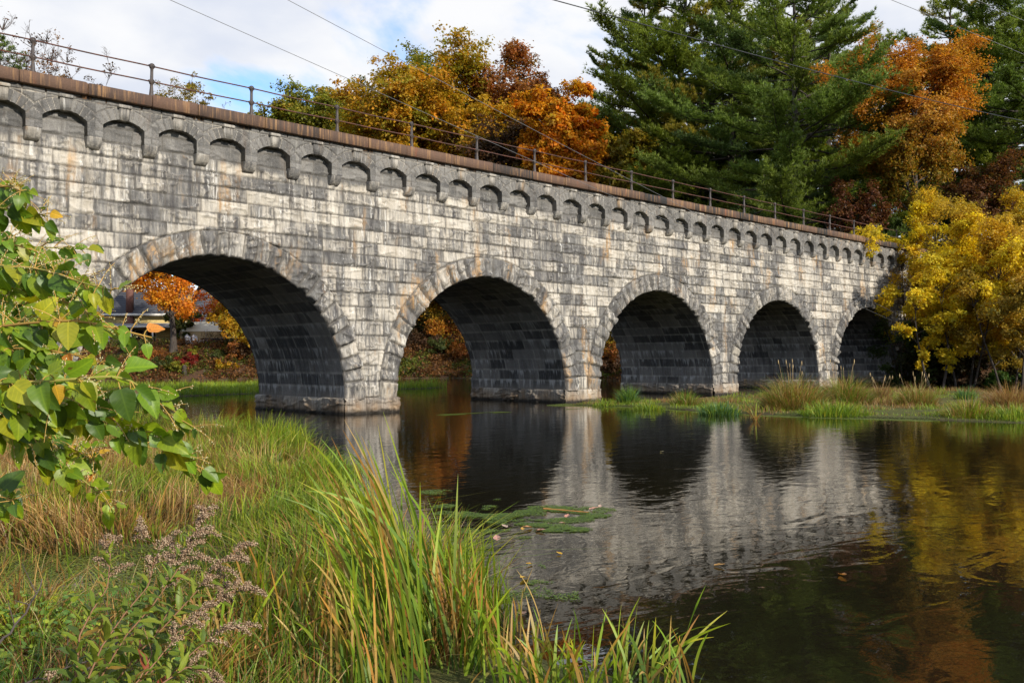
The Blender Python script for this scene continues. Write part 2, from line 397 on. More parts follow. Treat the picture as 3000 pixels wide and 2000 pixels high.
# ------------------------------------------------------------------ terrain and water
ARC0, PER, RAD_A, ZSP = 2.2921, 11.2183, 4.5, 0.626       # arch k is centred at ARC0+PER*k; springing height
TB = 5.93                                                # bridge thickness
ZB = 0.56                                                # top of the pier base course
def polydist(x, y, poly):
    """signed distance to a polygon, positive inside"""
    poly = np.asarray(poly, float); d = np.full(x.shape, 1e9); ins = np.zeros(x.shape, bool)
    for i in range(len(poly)):
        (x1, y1), (x2, y2) = poly[i-1], poly[i]
        ex, ey = x2-x1, y2-y1; t = np.clip(((x-x1)*ex+(y-y1)*ey)/(ex*ex+ey*ey+1e-12), 0, 1)
        d = np.minimum(d, np.hypot(x-x1-t*ex, y-y1-t*ey))
        c = ((y1 > y) != (y2 > y)) & (x < (x2-x1)*(y-y1)/(y2-y1+1e-12)+x1); ins ^= c
    return np.where(ins, d, -d)
MARSH = [(5.0, -29), (4.25, -24.2), (4.35, -22.4), (5.2, -20.2), (5.9, -18), (7.1, -15.6), (8.6, -13.2), (10.0, -10.4), (11.2, -7.2), (11.3, -4.6), (10.2, -2.2), (9.4, .5), (8.5, 8), (5, 14), (-6, 30), (-40, 60), (-400, 120), (-400, -120), (40, -120), (14, -34)]
POOL = [(0.9, -17.6), (1.6, -16.6), (2.7, -16.9), (3.6, -18.2), (3.7, -19.6), (3.2, -20.4), (2.4, -20.2), (1.5, -19.0)]
ISLE = [(27.6, -1.4), (30, -1.0), (38, -1.3), (46, -1.2), (51, -2.2), (54, -5), (53, -9), (48, -12), (46, -17), (46, -24), (40, -27), (32, -24), (28.6, -19.3), (28.2, -15.5), (27.2, -12), (27.6, -8), (28.4, -4.5)]
ISLE2 = [(16, 19), (21, 20.0), (27, 21), (32, 24), (31, 32), (18, 33), (9, 28), (9, 22)]
ISLE3 = [(35.5, 20.3), (37.5, 20.0), (39.6, 20.6), (41, 21.6), (40, 23), (36.5, 22.6)]
def bank_d(x, y):
    xr = 63.0 + np.where(y < -1, np.minimum((-y-1)*.62, 7.0), 0.0) - np.clip((y-8)*.05, 0, 2)
    far = (x-61)*.597+(y-46)*.802
    return np.maximum(x-xr+fbm(x*.2, y*.2, 3, 3)*1.6-.8, far)
def terrain_z(x, y):
    x = np.asarray(x, float); y = np.asarray(y, float)
    n = fbm(x*.35, y*.35, 11, 4)-.5; nf = fbm(x*1.7, y*1.7, 15, 3)-.5
    dr = bank_d(x, y)
    hill = np.where(dr > 0, .10+3.25*sst(dr, -1.5, 10.5)+.5*sst(dr, 10, 30)+5.0*sst(dr, 24, 70)+n*.5*sst(dr, 1, 8), np.maximum(dr*.25, -.9))
    emb = sst(x, 63, 76)*(9.3-hill)*(1-sst(np.abs(y-3), 4.5, 15)); hill = np.where(dr > 0, hill+np.maximum(emb, 0)*np.where(hill < 9.3, 1, 0), hill)
    dm = polydist(x, y, MARSH); dp = polydist(x, y, POOL)
    bankrise = sst(-x, 2, 30)*2.2 + sst(-y, 25.4, 28.5)*.10+sst(-x-(y+24)*.2, .5, 4)*.25
    mz = np.where(dm > 0, np.minimum(dm*.10, .045)+n*.10+nf*.03+bankrise, np.maximum(dm*.28, -.9))
    mz = np.where(dp > -.35, np.minimum(mz, -dp*.25-.04), mz)
    z = np.maximum(hill, mz)
    for pl, h in ((ISLE, .05), (ISLE2, .05), (ISLE3, .04)):
        d = polydist(x, y, pl); z = np.maximum(z, np.where(d > 0, np.minimum(d*.1, h)+n*.06, np.maximum(d*.3, -.9)))
    return z
def TZ(x, y): return float(terrain_z(np.array([x]), np.array([y]))[0])

def axis(segs):
    a = []
    for lo, hi, st in segs: a += list(np.arange(lo, hi, st))
    return np.array(a+[segs[-1][1]])
gx = axis([(-600, -100, 50), (-100, -20, 5), (-20, -6, .9), (-6, 14, .16), (14, 60, .7), (60, 90, .9), (90, 200, 5), (200, 900, 50)])
gy = axis([(-500, -100, 50), (-100, -32, 5), (-32, -27, .6), (-27, -8, .16), (-8, 12, .45), (12, 95, 1.1), (95, 200, 5), (200, 1100, 60)])
X, Y = np.meshgrid(gx, gy, indexing='ij'); Z = terrain_z(X, Y)
far = np.hypot(X-30, Y-20); Z = Z+sst(far, 120, 500)*26
DR = bank_d(X, Y); DM = polydist(X, Y, MARSH)
litter = np.where(DR > -.3, 1.0-.55*sst(DR, 22, 30)*(fbm(X*.1, Y*.1, 5)), 0); litter = np.maximum(litter, .85*sst(-X-(Y+24)*.25, -1.2, .6)*(DM > 0)*(Y < -18)*(X < 3))
grassy = np.where((DM > 0) | (polydist(X, Y, ISLE) > .2), .55, 0)*(1-litter)
terr = link('ground', npmesh('ground', np.stack([X, Y, Z], -1).reshape(-1, 3), gridfaces(len(gx), len(gy)), MAT['ground'], np.stack([litter, grassy, sst(DR, 11, 16)*sst(X, 58, 66)], -1).reshape(-1, 3), True))
tag(terr, kind='structure')
wv = np.array([[-300, -120, 0], [100, -120, 0], [100, 140, 0], [-300, 140, 0]], float)
tag(link('water', npmesh('water', wv, np.array([[0, 1, 2, 3]]), MAT['water'])), kind='structure')

# ------------------------------------------------------------------ the stone bridge
bridge = empty('stone_bridge', (0, 0, 0))
tag(bridge, 'long grey granite arch bridge with corbelled arcade crossing the dark river', 'bridge')
BX0, BX1 = -8.0, 76.0
COURSES = [ZB]
_h = [.56, .55, .54, .52, .51, .49, .48, .46, .45, .44, .43, .44, .42, .43, .41, .42, .43, .41, .42, .43]
for hh in _h: COURSES.append(COURSES[-1]+hh)
COURSES = np.array(COURSES)
ROUT = 5.30                                              # extrados radius
def block_field(U, Vv, cuts, seed, lmin=.62, lmax=1.65, u0=-10, u1=80, rough=1.0, edge_w=.035):
    """courses of rock-faced blocks: returns relief, per-block tone, joint mask"""
    r = np.random.default_rng(seed)
    ci = np.clip(np.searchsorted(cuts, Vv, 'right')-1, 0, len(cuts)-2)
    H = np.zeros(U.shape); T = np.zeros(U.shape); E = np.zeros(U.shape)
    for c in range(len(cuts)-1):
        m = ci == c
        ln = r.uniform(lmin, lmax, int((u1-u0)/lmin)+4); js = u0+np.cumsum(ln)-r.uniform(0, 1)
        nb = len(js)
        if not m.any(): continue
        u = U[m]; v = Vv[m]; bi = np.clip(np.searchsorted(js, u, 'right')-1, 0, nb-2)
        tone = r.random(nb); bul = r.uniform(.025, .075, nb); til = r.uniform(-.2, 1.0, nb)*.085; tu = r.uniform(-.04, .04, nb); off = r.uniform(0, 50, nb)
        h = cuts[c+1]-cuts[c]; vv = (v-cuts[c])/h; uu = (u-js[bi])/(js[bi+1]-js[bi])
        wob = (fbm(u*5, v*5, seed+3, 2)-.5)*.018
        e = np.minimum(np.minimum(u-js[bi], js[bi+1]-u), np.minimum(v-cuts[c], cuts[c+1]-v))+wob
        prof = sst(e, 0.0, .055)
        n = fbm(u*2.3+off[bi], v*3.6+off[bi]*.7, seed+5, 4)
        rid = 1-np.abs(fbm(u*1.5+off[bi]*1.3, v*4.0+off[bi], seed+9, 3)*2-1)
        H[m] = .82*prof*(bul[bi]*(.25+1.0*n)+til[bi]*(.55-vv)*1.0+tu[bi]*(uu-.5)+.075*(sst(rid, .80, .97))*rough*(.3+n))
        T[m] = tone[bi]; E[m] = 1-sst(e, .004, edge_w)
    return H, T, E

def wall_face(name, res, yface, sgn, seed):
    dx, dx2, dz = res
    xs = axis([(BX0, 44, dx), (44, BX1, dx2)]); zs = np.arange(ZB, 9.22, dz)
    X, Z = np.meshgrid(xs, zs, indexing='ij')
    H, T, E = block_field(X, Z, COURSES, seed)
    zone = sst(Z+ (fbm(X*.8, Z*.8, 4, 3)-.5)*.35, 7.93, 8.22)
    keep = np.ones(X.shape, bool); inset = np.zeros(X.shape)
    for k in range(0, 6):
        c = ARC0+PER*k; r = np.hypot(X-c, np.maximum(Z-ZSP, 0))
        keep &= ~(r < ROUT-.16); inset = np.maximum(inset, 1-sst(r, ROUT-.03, ROUT+.03))
    Yv = yface+sgn*(-H+inset*.10)
    F = gridfaces(*X.shape); kf = keep.ravel()[F].any(1)
    me = npmesh(name, np.stack([X, Yv, Z], -1).reshape(-1, 3), F[kf] if sgn > 0 else F[kf][:, ::-1], MAT['wall'], np.stack([T, E, zone], -1).reshape(-1, 3), True)
    return link(name, me, bridge)
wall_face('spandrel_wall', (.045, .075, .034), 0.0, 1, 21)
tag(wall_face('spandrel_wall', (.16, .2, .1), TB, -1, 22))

def ring_mesh(seed, sgn=1, y0=0.0, nth=300, nr=26):
    """face ring of voussoirs round one arch, local to the arch centre"""
    th = np.linspace(-.022, pi+.022, nth); rr = np.linspace(RAD_A-.01, ROUT+.03, nr)
    TH, R = np.meshgrid(th, rr, indexing='ij')
    r = np.random.default_rng(seed); nv = 33
    cuts = np.linspace(0, pi, nv+1); cuts[1:-1] += r.uniform(-.10, .10, nv-1)*pi/nv; cuts[0] = -.1; cuts[-1] = pi+.1
    bi = np.clip(np.searchsorted(cuts, TH, 'right')-1, 0, nv-1)
    tone = r.random(nv); bul = r.uniform(.04, .12, nv); off = r.uniform(0, 50, nv); til = r.uniform(-.18, .18, nv); tr = r.uniform(-.08, .08, nv)
    a = TH*R; e = np.minimum((TH-cuts[bi])*R, (cuts[bi+1]-TH)*R); e = np.minimum(e, np.minimum(R-RAD_A+.02, ROUT-R))+(fbm(TH*30, R*6, seed, 2)-.5)*.02
    prof = sst(e, 0, .07); uu = (TH-cuts[bi])/(cuts[bi+1]-cuts[bi])-.5
    n = fbm(a*2.6+off[bi], R*2.6+off[bi], seed+2, 4); rid = 1-np.abs(fbm(a*1.9+off[bi], R*1.9-off[bi], seed+8, 3)*2-1)
    H = prof*(bul[bi]*(.3+1.1*n)+til[bi]*uu+tr[bi]*(R-4.9)*1.4+.10*sst(rid, .75, .97)*n)+.012
    H = np.where(R > ROUT-.012, -.06, H)
    E = 1-sst(e, .008, .055); H = H*1.25-.035*E*(R < ROUT-.02)
    V = np.stack([R*np.cos(TH), y0+sgn*-H, ZSP+R*np.sin(TH)], -1).reshape(-1, 3)
    C = np.stack([tone[bi]*.75+.45, E, 0*E], -1).reshape(-1, 3)
    F = gridfaces(nth, nr); F = F[:, ::-1] if sgn > 0 else F
    return npmesh('voussoir_ring', V, F, MAT['wall'], C, True)
def vault_mesh(seed, nth=210, ny=150):
    th = np.linspace(-.02, pi+.02, nth); yy = np.linspace(-.02, TB+.02, ny)
    TH, Yv = np.meshgrid(th, yy, indexing='ij')
    nv = 31; cuts = np.linspace(-.03, pi+.03, nv+1)
    H, T, E = block_field(Yv, TH*RAD_A, cuts*RAD_A, seed, .6, 1.5, -2, 9, .2, .045)
    R = RAD_A-np.clip(H, 0, .2)*.32+.012
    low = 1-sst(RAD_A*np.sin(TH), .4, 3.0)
    cw = cuts[1]-cuts[0]; fr = ((TH-cuts[0])/cw) % 1; dist = np.where(TH < pi/2, 1-fr, fr)*cw*RAD_A; cidx = np.floor((TH-cuts[0])/cw)
    ln = .50*np.maximum(fbm(Yv*8+cidx*7.1, cidx*3.3, seed+40, 4, .65)-.50, 0)*4.2*sst(fbm(Yv*.8, cidx*.7, seed+44, 2), .25, .6); D = (1-sst(dist, ln*.3, ln+.06))*sst(ln, .02, .12)*(.4+.9*fbm(Yv*20, TH*40, seed+48, 2))
    V = np.stack([R*np.cos(TH), Yv, ZSP+R*np.sin(TH)], -1).reshape(-1, 3)
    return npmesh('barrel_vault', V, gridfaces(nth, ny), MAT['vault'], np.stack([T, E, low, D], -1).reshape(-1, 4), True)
for k in range(0, 6):
    loc = (ARC0+PER*k, 0, 0)
    link('voussoir_ring', ring_mesh(50+k), bridge, loc)
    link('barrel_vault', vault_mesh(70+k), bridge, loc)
    link('voussoir_ring', ring_mesh(90+k, -1, TB, 150, 12), bridge, loc)

def pier_base(w, seed):
    """lowest course of a pier: worn blocks standing a little proud, all round"""
    pr = .075; x0, x1, y0, y1 = -w/2-pr, w/2+pr, -pr, TB+pr
    per = [(x0, y0), (x1, y0), (x1, y1), (x0, y1)]; L = [x1-x0, y1-y0, x1-x0, y1-y0]
    S = []; 
    for i in range(4):
        n = int(L[i]/.05); t = np.linspace(0, 1, n, endpoint=False); a = np.array(per[i]); b = np.array(per[(i+1) % 4])
        nrm = np.array([b[1]-a[1], a[0]-b[0]]); nrm = nrm/np.linalg.norm(nrm)
        for q in t: S.append((*(a+(b-a)*q), *nrm, sum(L[:i])+q*L[i]))
    S = np.array(S); S = np.vstack([S, S[:1]]); S[-1, 4] = sum(L)
    zs = np.concatenate([[-1.2], np.arange(-.15, ZB-.05, .035), [ZB-.03, ZB-.005, ZB+.005]])
    U, Zv = np.meshgrid(S[:, 4], zs, indexing='ij')
    H, T, E = block_field(U, Zv, np.array([-1.3, ZB+.06]), seed, .7, 1.4, -3, 22, 1.2)
    corner = np.array([min(abs(u-s) for s in (0, L[0], L[0]+L[1], sum(L[:3]), sum(L))) for u in S[:, 4]])
    H = (H*1.05-.03*(1-sst(corner, 0, .10))[:, None])-.035*sst(Zv, ZB-.07, ZB)-.05*(Zv > ZB)*2.0
    X = S[:, 0:1]+S[:, 2:3]*H; Yv = S[:, 1:2]+S[:, 3:4]*H
    V = np.stack([X, Yv, Zv], -1).reshape(-1, 3); C = np.stack([T, E*.8, 0*T], -1).reshape(-1, 3)
    F = [gridfaces(*U.shape)]
    cap = np.array([[x0+.03, y0+.03, ZB], [x1-.03, y0+.03, ZB], [x1-.03, y1-.03, ZB], [x0+.03, y1-.03, ZB]]); nV = len(V)
    V = np.vstack([V, cap]); C = np.vstack([C, np.tile([.5, 0, 0], (4, 1))]); F.append(np.array([[nV, nV+1, nV+2, nV+3]]))
    return npmesh('pier_base', V, F, MAT['wall'], C, True)
for k in range(0, 6):
    link('pier_base', pier_base(PER-2*RAD_A, 120+k), bridge, (ARC0+PER*(k+.5), 0, 0))

# arcade of little segmental arches on corbels
CP, CX0 = 1.5922, 7.9543
ZC_BOT, ZC_BLK, ZA_SPR, ZA_CR, ZA_TOP, YA = 7.82, 8.15, 8.53, 8.76, 9.235, -.25
def arcade_mesh(seed):
    """one bay, from corbel axis to corbel axis, local x -CP/2..CP/2 round the opening"""
    r = np.random.default_rng(seed); hw = .585; nx, nz = 65, 34
    xs = np.unique(np.concatenate([np.linspace(-CP/2, CP/2, nx), [-hw-.001, -hw+.001, hw-.001, hw+.001]])); nx = len(xs)
    s = ZA_CR-ZA_SPR; Rr = (hw*hw+s*s)/(2*s); zc = ZA_CR-Rr
    lower = np.where(np.abs(xs) < hw, zc+np.sqrt(np.maximum(Rr*Rr-xs*xs, 0)), ZC_BLK)
    t = np.linspace(0, 1, nz); X = np.repeat(xs[:, None], nz, 1); Z = lower[:, None]*(1-t)+ZA_TOP*t
    ang = np.arctan2(X, Z-zc); rad = np.hypot(X, Z-zc); aj = np.linspace(-.62, .62, 8)+r.uniform(-.02, .02, 8)
    da = np.min(np.abs(ang[..., None]-aj), -1)*rad
    ringw = .33; inring = rad < Rr+ringw
    e = np.where(inring, np.minimum(da, np.abs(rad-Rr-ringw)), np.minimum(np.abs(rad-Rr-ringw), np.minimum(np.abs(np.abs(X)-.5), np.abs(Z-9.1))))
    colm = (np.abs(X) > hw-.02) & (Z < ZA_SPR+.20); e = np.where(colm, np.minimum(np.abs(Z-(ZA_SPR+.16-.9*(CP/2-np.abs(X)))), np.abs(Z-8.36)), e)
    blk = np.where(colm, 20+np.floor(Z/.2), np.where(inring, np.searchsorted(aj, ang.ravel()).reshape(ang.shape), 12+np.sign(X))).astype(int)
    tone = r.random(60)[blk % 60]; off = r.uniform(0, 40, 60)[blk % 60]
    n = fbm(X*3+off, Z*3+off, seed, 4); prof = sst(e, 0, .035)
    H = prof*(.035*n+.03*(r.random(60)[blk % 60]))
    Yv = YA-H
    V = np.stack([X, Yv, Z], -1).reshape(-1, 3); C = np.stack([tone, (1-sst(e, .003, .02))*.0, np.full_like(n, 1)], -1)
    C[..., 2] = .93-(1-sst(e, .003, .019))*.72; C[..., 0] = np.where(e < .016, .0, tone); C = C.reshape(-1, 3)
    F = [gridfaces(nx, nz)]
    lo = np.stack([xs, Yv[:, 0]+.002, lower], -1); hi = np.stack([xs, np.full(nx, .0), lower], -1); b = len(V)
    V = np.vstack([V, lo, hi]); C = np.vstack([C, np.tile([.6, 0, 1.0], (2*nx, 1))]); i = np.arange(nx-1)
    F.append(np.stack([b+i, b+i+1, b+nx+i+1, b+nx+i], -1))
    return npmesh('arcade_bay', V, F, MAT['wall'], C, False)
def corbel_mesh(seed):
    """bowl-shaped corbel end under a column of the arcade"""
    n1, n2 = 25, 14; t = np.sin(np.linspace(0, pi/2, n2)); ph = np.linspace(0, pi, n1)
    V = []
    for q in t:
        k = max(1-q*q, 0)**.5; w = .208-.035*q**5; d = max(.285*k, .012)
        cx = np.sign(np.cos(ph))*np.abs(np.cos(ph))**.22*w; cy = -np.abs(np.sin(ph))**.22*d
        V.append(np.stack([cx, cy, np.full(n1, ZC_BLK-q*(ZC_BLK-ZC_BOT))], -1))
    V = np.concatenate(V); n = fbm(V[:, 0]*14+seed, V[:, 2]*14, seed, 3)-.5; V[:, 1] -= n*.02
    C = np.tile([.25, 0, .38], (len(V), 1)); C[:, 2] -= .3*(fbm(V[:, 0]*9+seed, V[:, 2]*3, seed+4, 2)-.3)
    F = gridfaces(n2, n1); top = np.array([[0, i, i+1, i+1] for i in range(1, n1-1)])[:, :3]
    return npmesh('corbel', V, [F, top], MAT['wall'], np.clip(C, 0, 1), True)
def keystone_mesh(seed):
    mb = MB(); r = np.random.default_rng(seed); y = YA-.11
    c = (.10+.25*r.random(), 0, .30)
    wt, wb = .158, .118; z0, z1 = ZA_CR-.03, 9.065
    V = [[-wb, y, z0], [wb, y, z0], [wt, y, z1], [-wt, y, z1], [-wb, -.1, z0], [wb, -.1, z0], [wt, -.1, z1], [-wt, -.1, z1]]
    mb.add(V, [[0, 1, 2, 3], [0, 4, 5, 1], [1, 5, 6, 2], [3, 2, 6, 7], [0, 3, 7, 4]], c)
    mb.bevbox(-.19, .19, y-.045, -.1, 9.07, 9.165, .015, (.05, 0, .28))
    return mb.mesh('keystone', MAT['wall'])
am = [arcade_mesh(200+i) for i in range(6)]; cm_ = [corbel_mesh(220+i) for i in range(4)]; km = [keystone_mesh(240+i) for i in range(4)]
i0 = -9
for i in range(i0, 42):
    x = CX0+CP*i
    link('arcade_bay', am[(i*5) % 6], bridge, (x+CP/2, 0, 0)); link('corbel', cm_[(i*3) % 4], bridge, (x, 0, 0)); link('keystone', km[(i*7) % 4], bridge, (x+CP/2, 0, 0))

def coping():
    mb = MB(); r = np.random.default_rng(5); x = BX0; 
    while x < BX1:
        l = r.uniform(1.3, 2.3); t = r.random(); yo = r.uniform(-.022, .022); zo = r.uniform(-.02, .012)
        n = 6; 
        mb.bevbox(x+.004, x+l-.004, -.45+yo, .55, 9.245, 9.60+zo, .018+.012*r.random(), (t, 0, 0)); x += l
    mb.box(BX0, BX1, -.275, .3, 9.15, 9.243, (.1, 0, 0))
    mb.build('coping', MAT['coping'], bridge)
    mb = MB(); x = BX0
    while x < BX1:
        l = r.uniform(1.3, 2.3); mb.bevbox(x+.004, x+l-.004, TB-.5, TB+.45, 9.245, 9.60, .02, (r.random(), 0, 0)); x += l
    mb.build('coping', MAT['coping'], bridge)
    n = 120; xs = np.linspace(BX0, BX1, n); ys = np.linspace(.5, TB-.45, 14); X, Y = np.meshgrid(xs, ys, indexing='ij')
    Z = 9.56+(fbm(X*.9, Y*.9, 8)-.3)*.12
    link('deck', npmesh('deck', np.stack([X, Y, Z], -1).reshape(-1, 3), gridfaces(n, 14), MAT['ground'], np.tile([.3, .9, 0], (n*14, 1)), True), bridge)
coping()

# ------------------------------------------------------------------ iron railing on the coping
railing = empty('iron_railing', (0, 0, 9.60))
tag(railing, 'rusty two-rail iron railing along the top of the bridge coping', 'railing')
def post_mesh():
    mb = MB(); n = 10
    mb.lathe((0, 0, 0), [(.0, 0), (.085, 0), (.085, .03), (.072, .05), (.062, .16), (.045, .36), (.044, .42), (.062, .44), (.075, .475), (.078, .515), (.066, .56), (.046, .585), (.043, .80), (.044, .88), (.060, .90), (.076, .935), (.080, .975), (.068, 1.02), (.040, 1.045), (0, 1.055)], n)
    for z in (.515, .97):
        mb.tube([[-.10, 0, z], [.10, 0, z]], .034, 8); mb.tube([[0, -.088, z], [0, .05, z]], .04, 8)
    return mb.mesh('post', MAT['iron'], True)
pm = post_mesh(); PX0, PP = 8.0062, 3.2342
posts = [PX0+PP*i for i in range(-4, 20)]
rp_ = np.random.default_rng(12)
for x in posts: link('post', pm, railing, (x, 0, 0)).rotation_euler = (rp_.normal(0, .012), rp_.normal(0, .008), rp_.uniform(-.2, .2))
for z, nm in ((.97, 'top_rail'), (.515, 'lower_rail')):
    mb = MB(); xs = np.linspace(posts[0], posts[-1], 400)
    wob = .012*np.sin((xs-posts[0])/PP*pi)**2
    mb.tube(np.stack([xs, .004*np.sin(xs*1.7), z-wob], -1), .021, 7); mb.build(nm, MAT['rust'], railing, True)
# ------------------------------------------------------------------ foliage builders
def leaf_quads(p, d, nrm, L, Wd, fold=.15):
    """diamond leaves: p base, d direction, nrm normal, length, width"""
    d = unit(d); s = unit(np.cross(d, nrm)); nn = np.cross(s, d)
    L = np.asarray(L)[:, None]; Wd = np.asarray(Wd)[:, None]
    m = p+d*L*.45
    V = np.stack([p, m+s*Wd*.5+nn*L*fold*.5, p+d*L-nn*L*fold*.4, m-s*Wd*.5+nn*L*fold*.5], 1).reshape(-1, 3)
    F = np.arange(len(p)*4).reshape(-1, 4)
    return V, F
def rand_dir(r, n): return unit(r.normal(size=(n, 3)))
def pick_cols(r, pal, n):
    """pal: list of (weight, rgb)"""
    w = np.array([p[0] for p in pal], float); c = np.array([p[1] for p in pal], float)
    return c[r.choice(len(pal), n, p=w/w.sum())]
def polyline(r, a, d, L, n, up=.0, wob=.12):
    pts = [np.array(a, float)]; d = unit(np.array(d, float)); st = L/n
    for k in range(n):
        d = unit(d+np.array([0, 0, up])/n+r.normal(size=3)*wob); pts.append(pts[-1]+d*st)
    return np.array(pts), d

def broadleaf(seed, H, R, pal, nleaf, lsize=.2, low=.28, crown_zc=.62, squash=1.0, trunk_r=None, lean=(0, 0), bark='bark', tone_by_height=None, holes=.55, nlimb=None, bare=0.0, nstem=1, limb_up=(.25, .75)):
    """returns (trunk mesh, crown mesh) for a deciduous tree at the origin"""
    r = np.random.default_rng(seed); tb = MB(); tr = trunk_r or H*.016; rm = min(1.0, .25+H/12)
    cl = []; tips = []
    Hc = H*(1-low)/2*squash; zc = H*low+Hc if squash == 1 else H*crown_zc
    ph0 = r.uniform(0, 6.3); ph1 = r.uniform(0, 6.3)
    for s in range(nstem):
        if nstem > 1:
            a = 2*pi*s/nstem+r.uniform(-.4, .4); d0 = (.28*cos(a)+lean[0], .28*sin(a)+lean[1], 1); base = np.array([.18*cos(a)*nstem**.5, .18*sin(a)*nstem**.5, -.25]); hs = H*r.uniform(.66, .86)
        else: d0 = (lean[0], lean[1], 1); base = np.array([0, 0, -.3]); hs = H*.80
        tp, _ = polyline(r, base, d0, hs, 9, 0.15, .045)
        t = np.linspace(0, 1, len(tp)); k = tr/(nstem**.5)
        tb.tube(tp, k*(1-.88*t)*(1+.5*np.exp(-t*16)), 9)
        nl = nlimb or int(12+H*.6); nl = max(4, nl//nstem)
        for i in range(nl):
            q = (i+.5)/nl; q = low*.9+(1-low*.9)*q*.98; q = min(q/.80*.8, .97)
            f = q*(len(tp)-1); j = int(f); b = tp[j]+(tp[min(j+1, len(tp)-1)]-tp[j])*(f-j)
            az = i*2.4+ph0+r.uniform(-.5, .5)+s; el = r.uniform(*limb_up)+q*.35
            zrel = np.clip((b[2]+R*.3-zc)/Hc, -1, 1); env = R*np.sqrt(max(.12, 1-zrel*zrel*.85))
            lob = 1+.20*np.sin(2*az+ph1)+.14*np.sin(5*az+b[2]); L = env*lob*r.uniform(.72, 1.12)
            lp, dd = polyline(r, b, (cos(az)*cos(el), sin(az)*cos(el), sin(el)), L, 6, .25, .10)
            lt = np.linspace(0, 1, 7); tb.tube(lp, np.maximum(k*.42*(1-q*.5)*(1-.85*lt), .012*rm), 5)
            ns = 5+int(L*1.1)
            for m in range(ns):
                u = r.uniform(.30, 1.0); f2 = u*6; j2 = min(int(f2), 5); bb = lp[j2]+(lp[j2+1]-lp[j2])*(f2-j2)
                sd = unit(unit(lp[j2+1]-lp[j2])+r.normal(size=3)*.75+np.array([0, 0, .25])); sL = L*r.uniform(.16, .36)
                sp_, _ = polyline(r, bb, sd, sL, 3, .15, .12)
                tb.tube(sp_, np.maximum(k*.14*np.array([1, .7, .45, .2]), .007*rm), 4)
                if r.random() > bare:
                    cl.append((sp_[2], .62*sL+R*.075)); cl.append((sp_[3], .56*sL+R*.07))
                if bare > 0:
                    for w in range(4):
                        wd = unit(sd+r.normal(size=3)*.6); wp, _ = polyline(r, sp_[1+w % 3], wd, sL*.7, 3, .1, .15); tb.tube(wp, np.array([.010, .008, .006, .004])*rm, 3)
        top = tp[-1]
        for m in range(10):
            sp_, _ = polyline(r, tp[-2], rand_dir(r, 1)[0]+np.array([0, 0, 1.1]), H*.13, 3, .2, .1); tb.tube(sp_, np.array([.03, .02, .015, .008])*rm, 4); cl.append((sp_[3], R*.14))
    P_ = np.array([c[0] for c in cl]); rr = np.array([c[1] for c in cl]); n = len(P_)
    keepw = np.clip(r.normal(1, .45, n), .15, 2.2)*rr**1.6
    ci = r.choice(n, nleaf, p=keepw/keepw.sum())
    ns_ = 7; sub_ = rand_dir(r, n*ns_)*(r.random(n*ns_)**.5)[:, None]*np.array([1, 1, .66]); sj = ci*ns_+r.integers(ns_, size=nleaf)
    o = sub_[sj]*.92+r.normal(size=(nleaf, 3))*np.array([.17, .17, .12])
    p = P_[ci]+o*rr[ci][:, None]
    ctr = np.array([0, 0, zc]); outw = unit(p-ctr)
    nrm = unit(outw*.5+np.array([0, 0, .75])+r.normal(size=(nleaf, 3))*.55)
    d = unit(np.cross(nrm, rand_dir(r, nleaf))+np.array([0, 0, -.25]))
    L = lsize*r.uniform(.6, 1.35, nleaf)
    V, F = leaf_quads(p, d, nrm, L, L*r.uniform(.55, .85, nleaf))
    cc = pick_cols(r, pal, n)*r.uniform(.72, 1.25, (n, 1)); cs = pick_cols(r, pal, n*ns_)*r.uniform(.7, 1.25, (n*ns_, 1)); c = cc[ci]*.40+cs[sj]*.40+pick_cols(r, pal, nleaf)*.20
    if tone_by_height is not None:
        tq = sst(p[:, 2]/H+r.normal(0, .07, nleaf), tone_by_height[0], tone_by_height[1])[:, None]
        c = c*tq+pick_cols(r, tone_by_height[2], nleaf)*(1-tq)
    c = c*r.uniform(.75, 1.2, (nleaf, 1))
    tm = tb.mesh('trunk', MAT[bark], True)
    lm = npmesh('crown', V, F, MAT['leaf'], np.repeat(c, 4, 0))
    return tm, lm

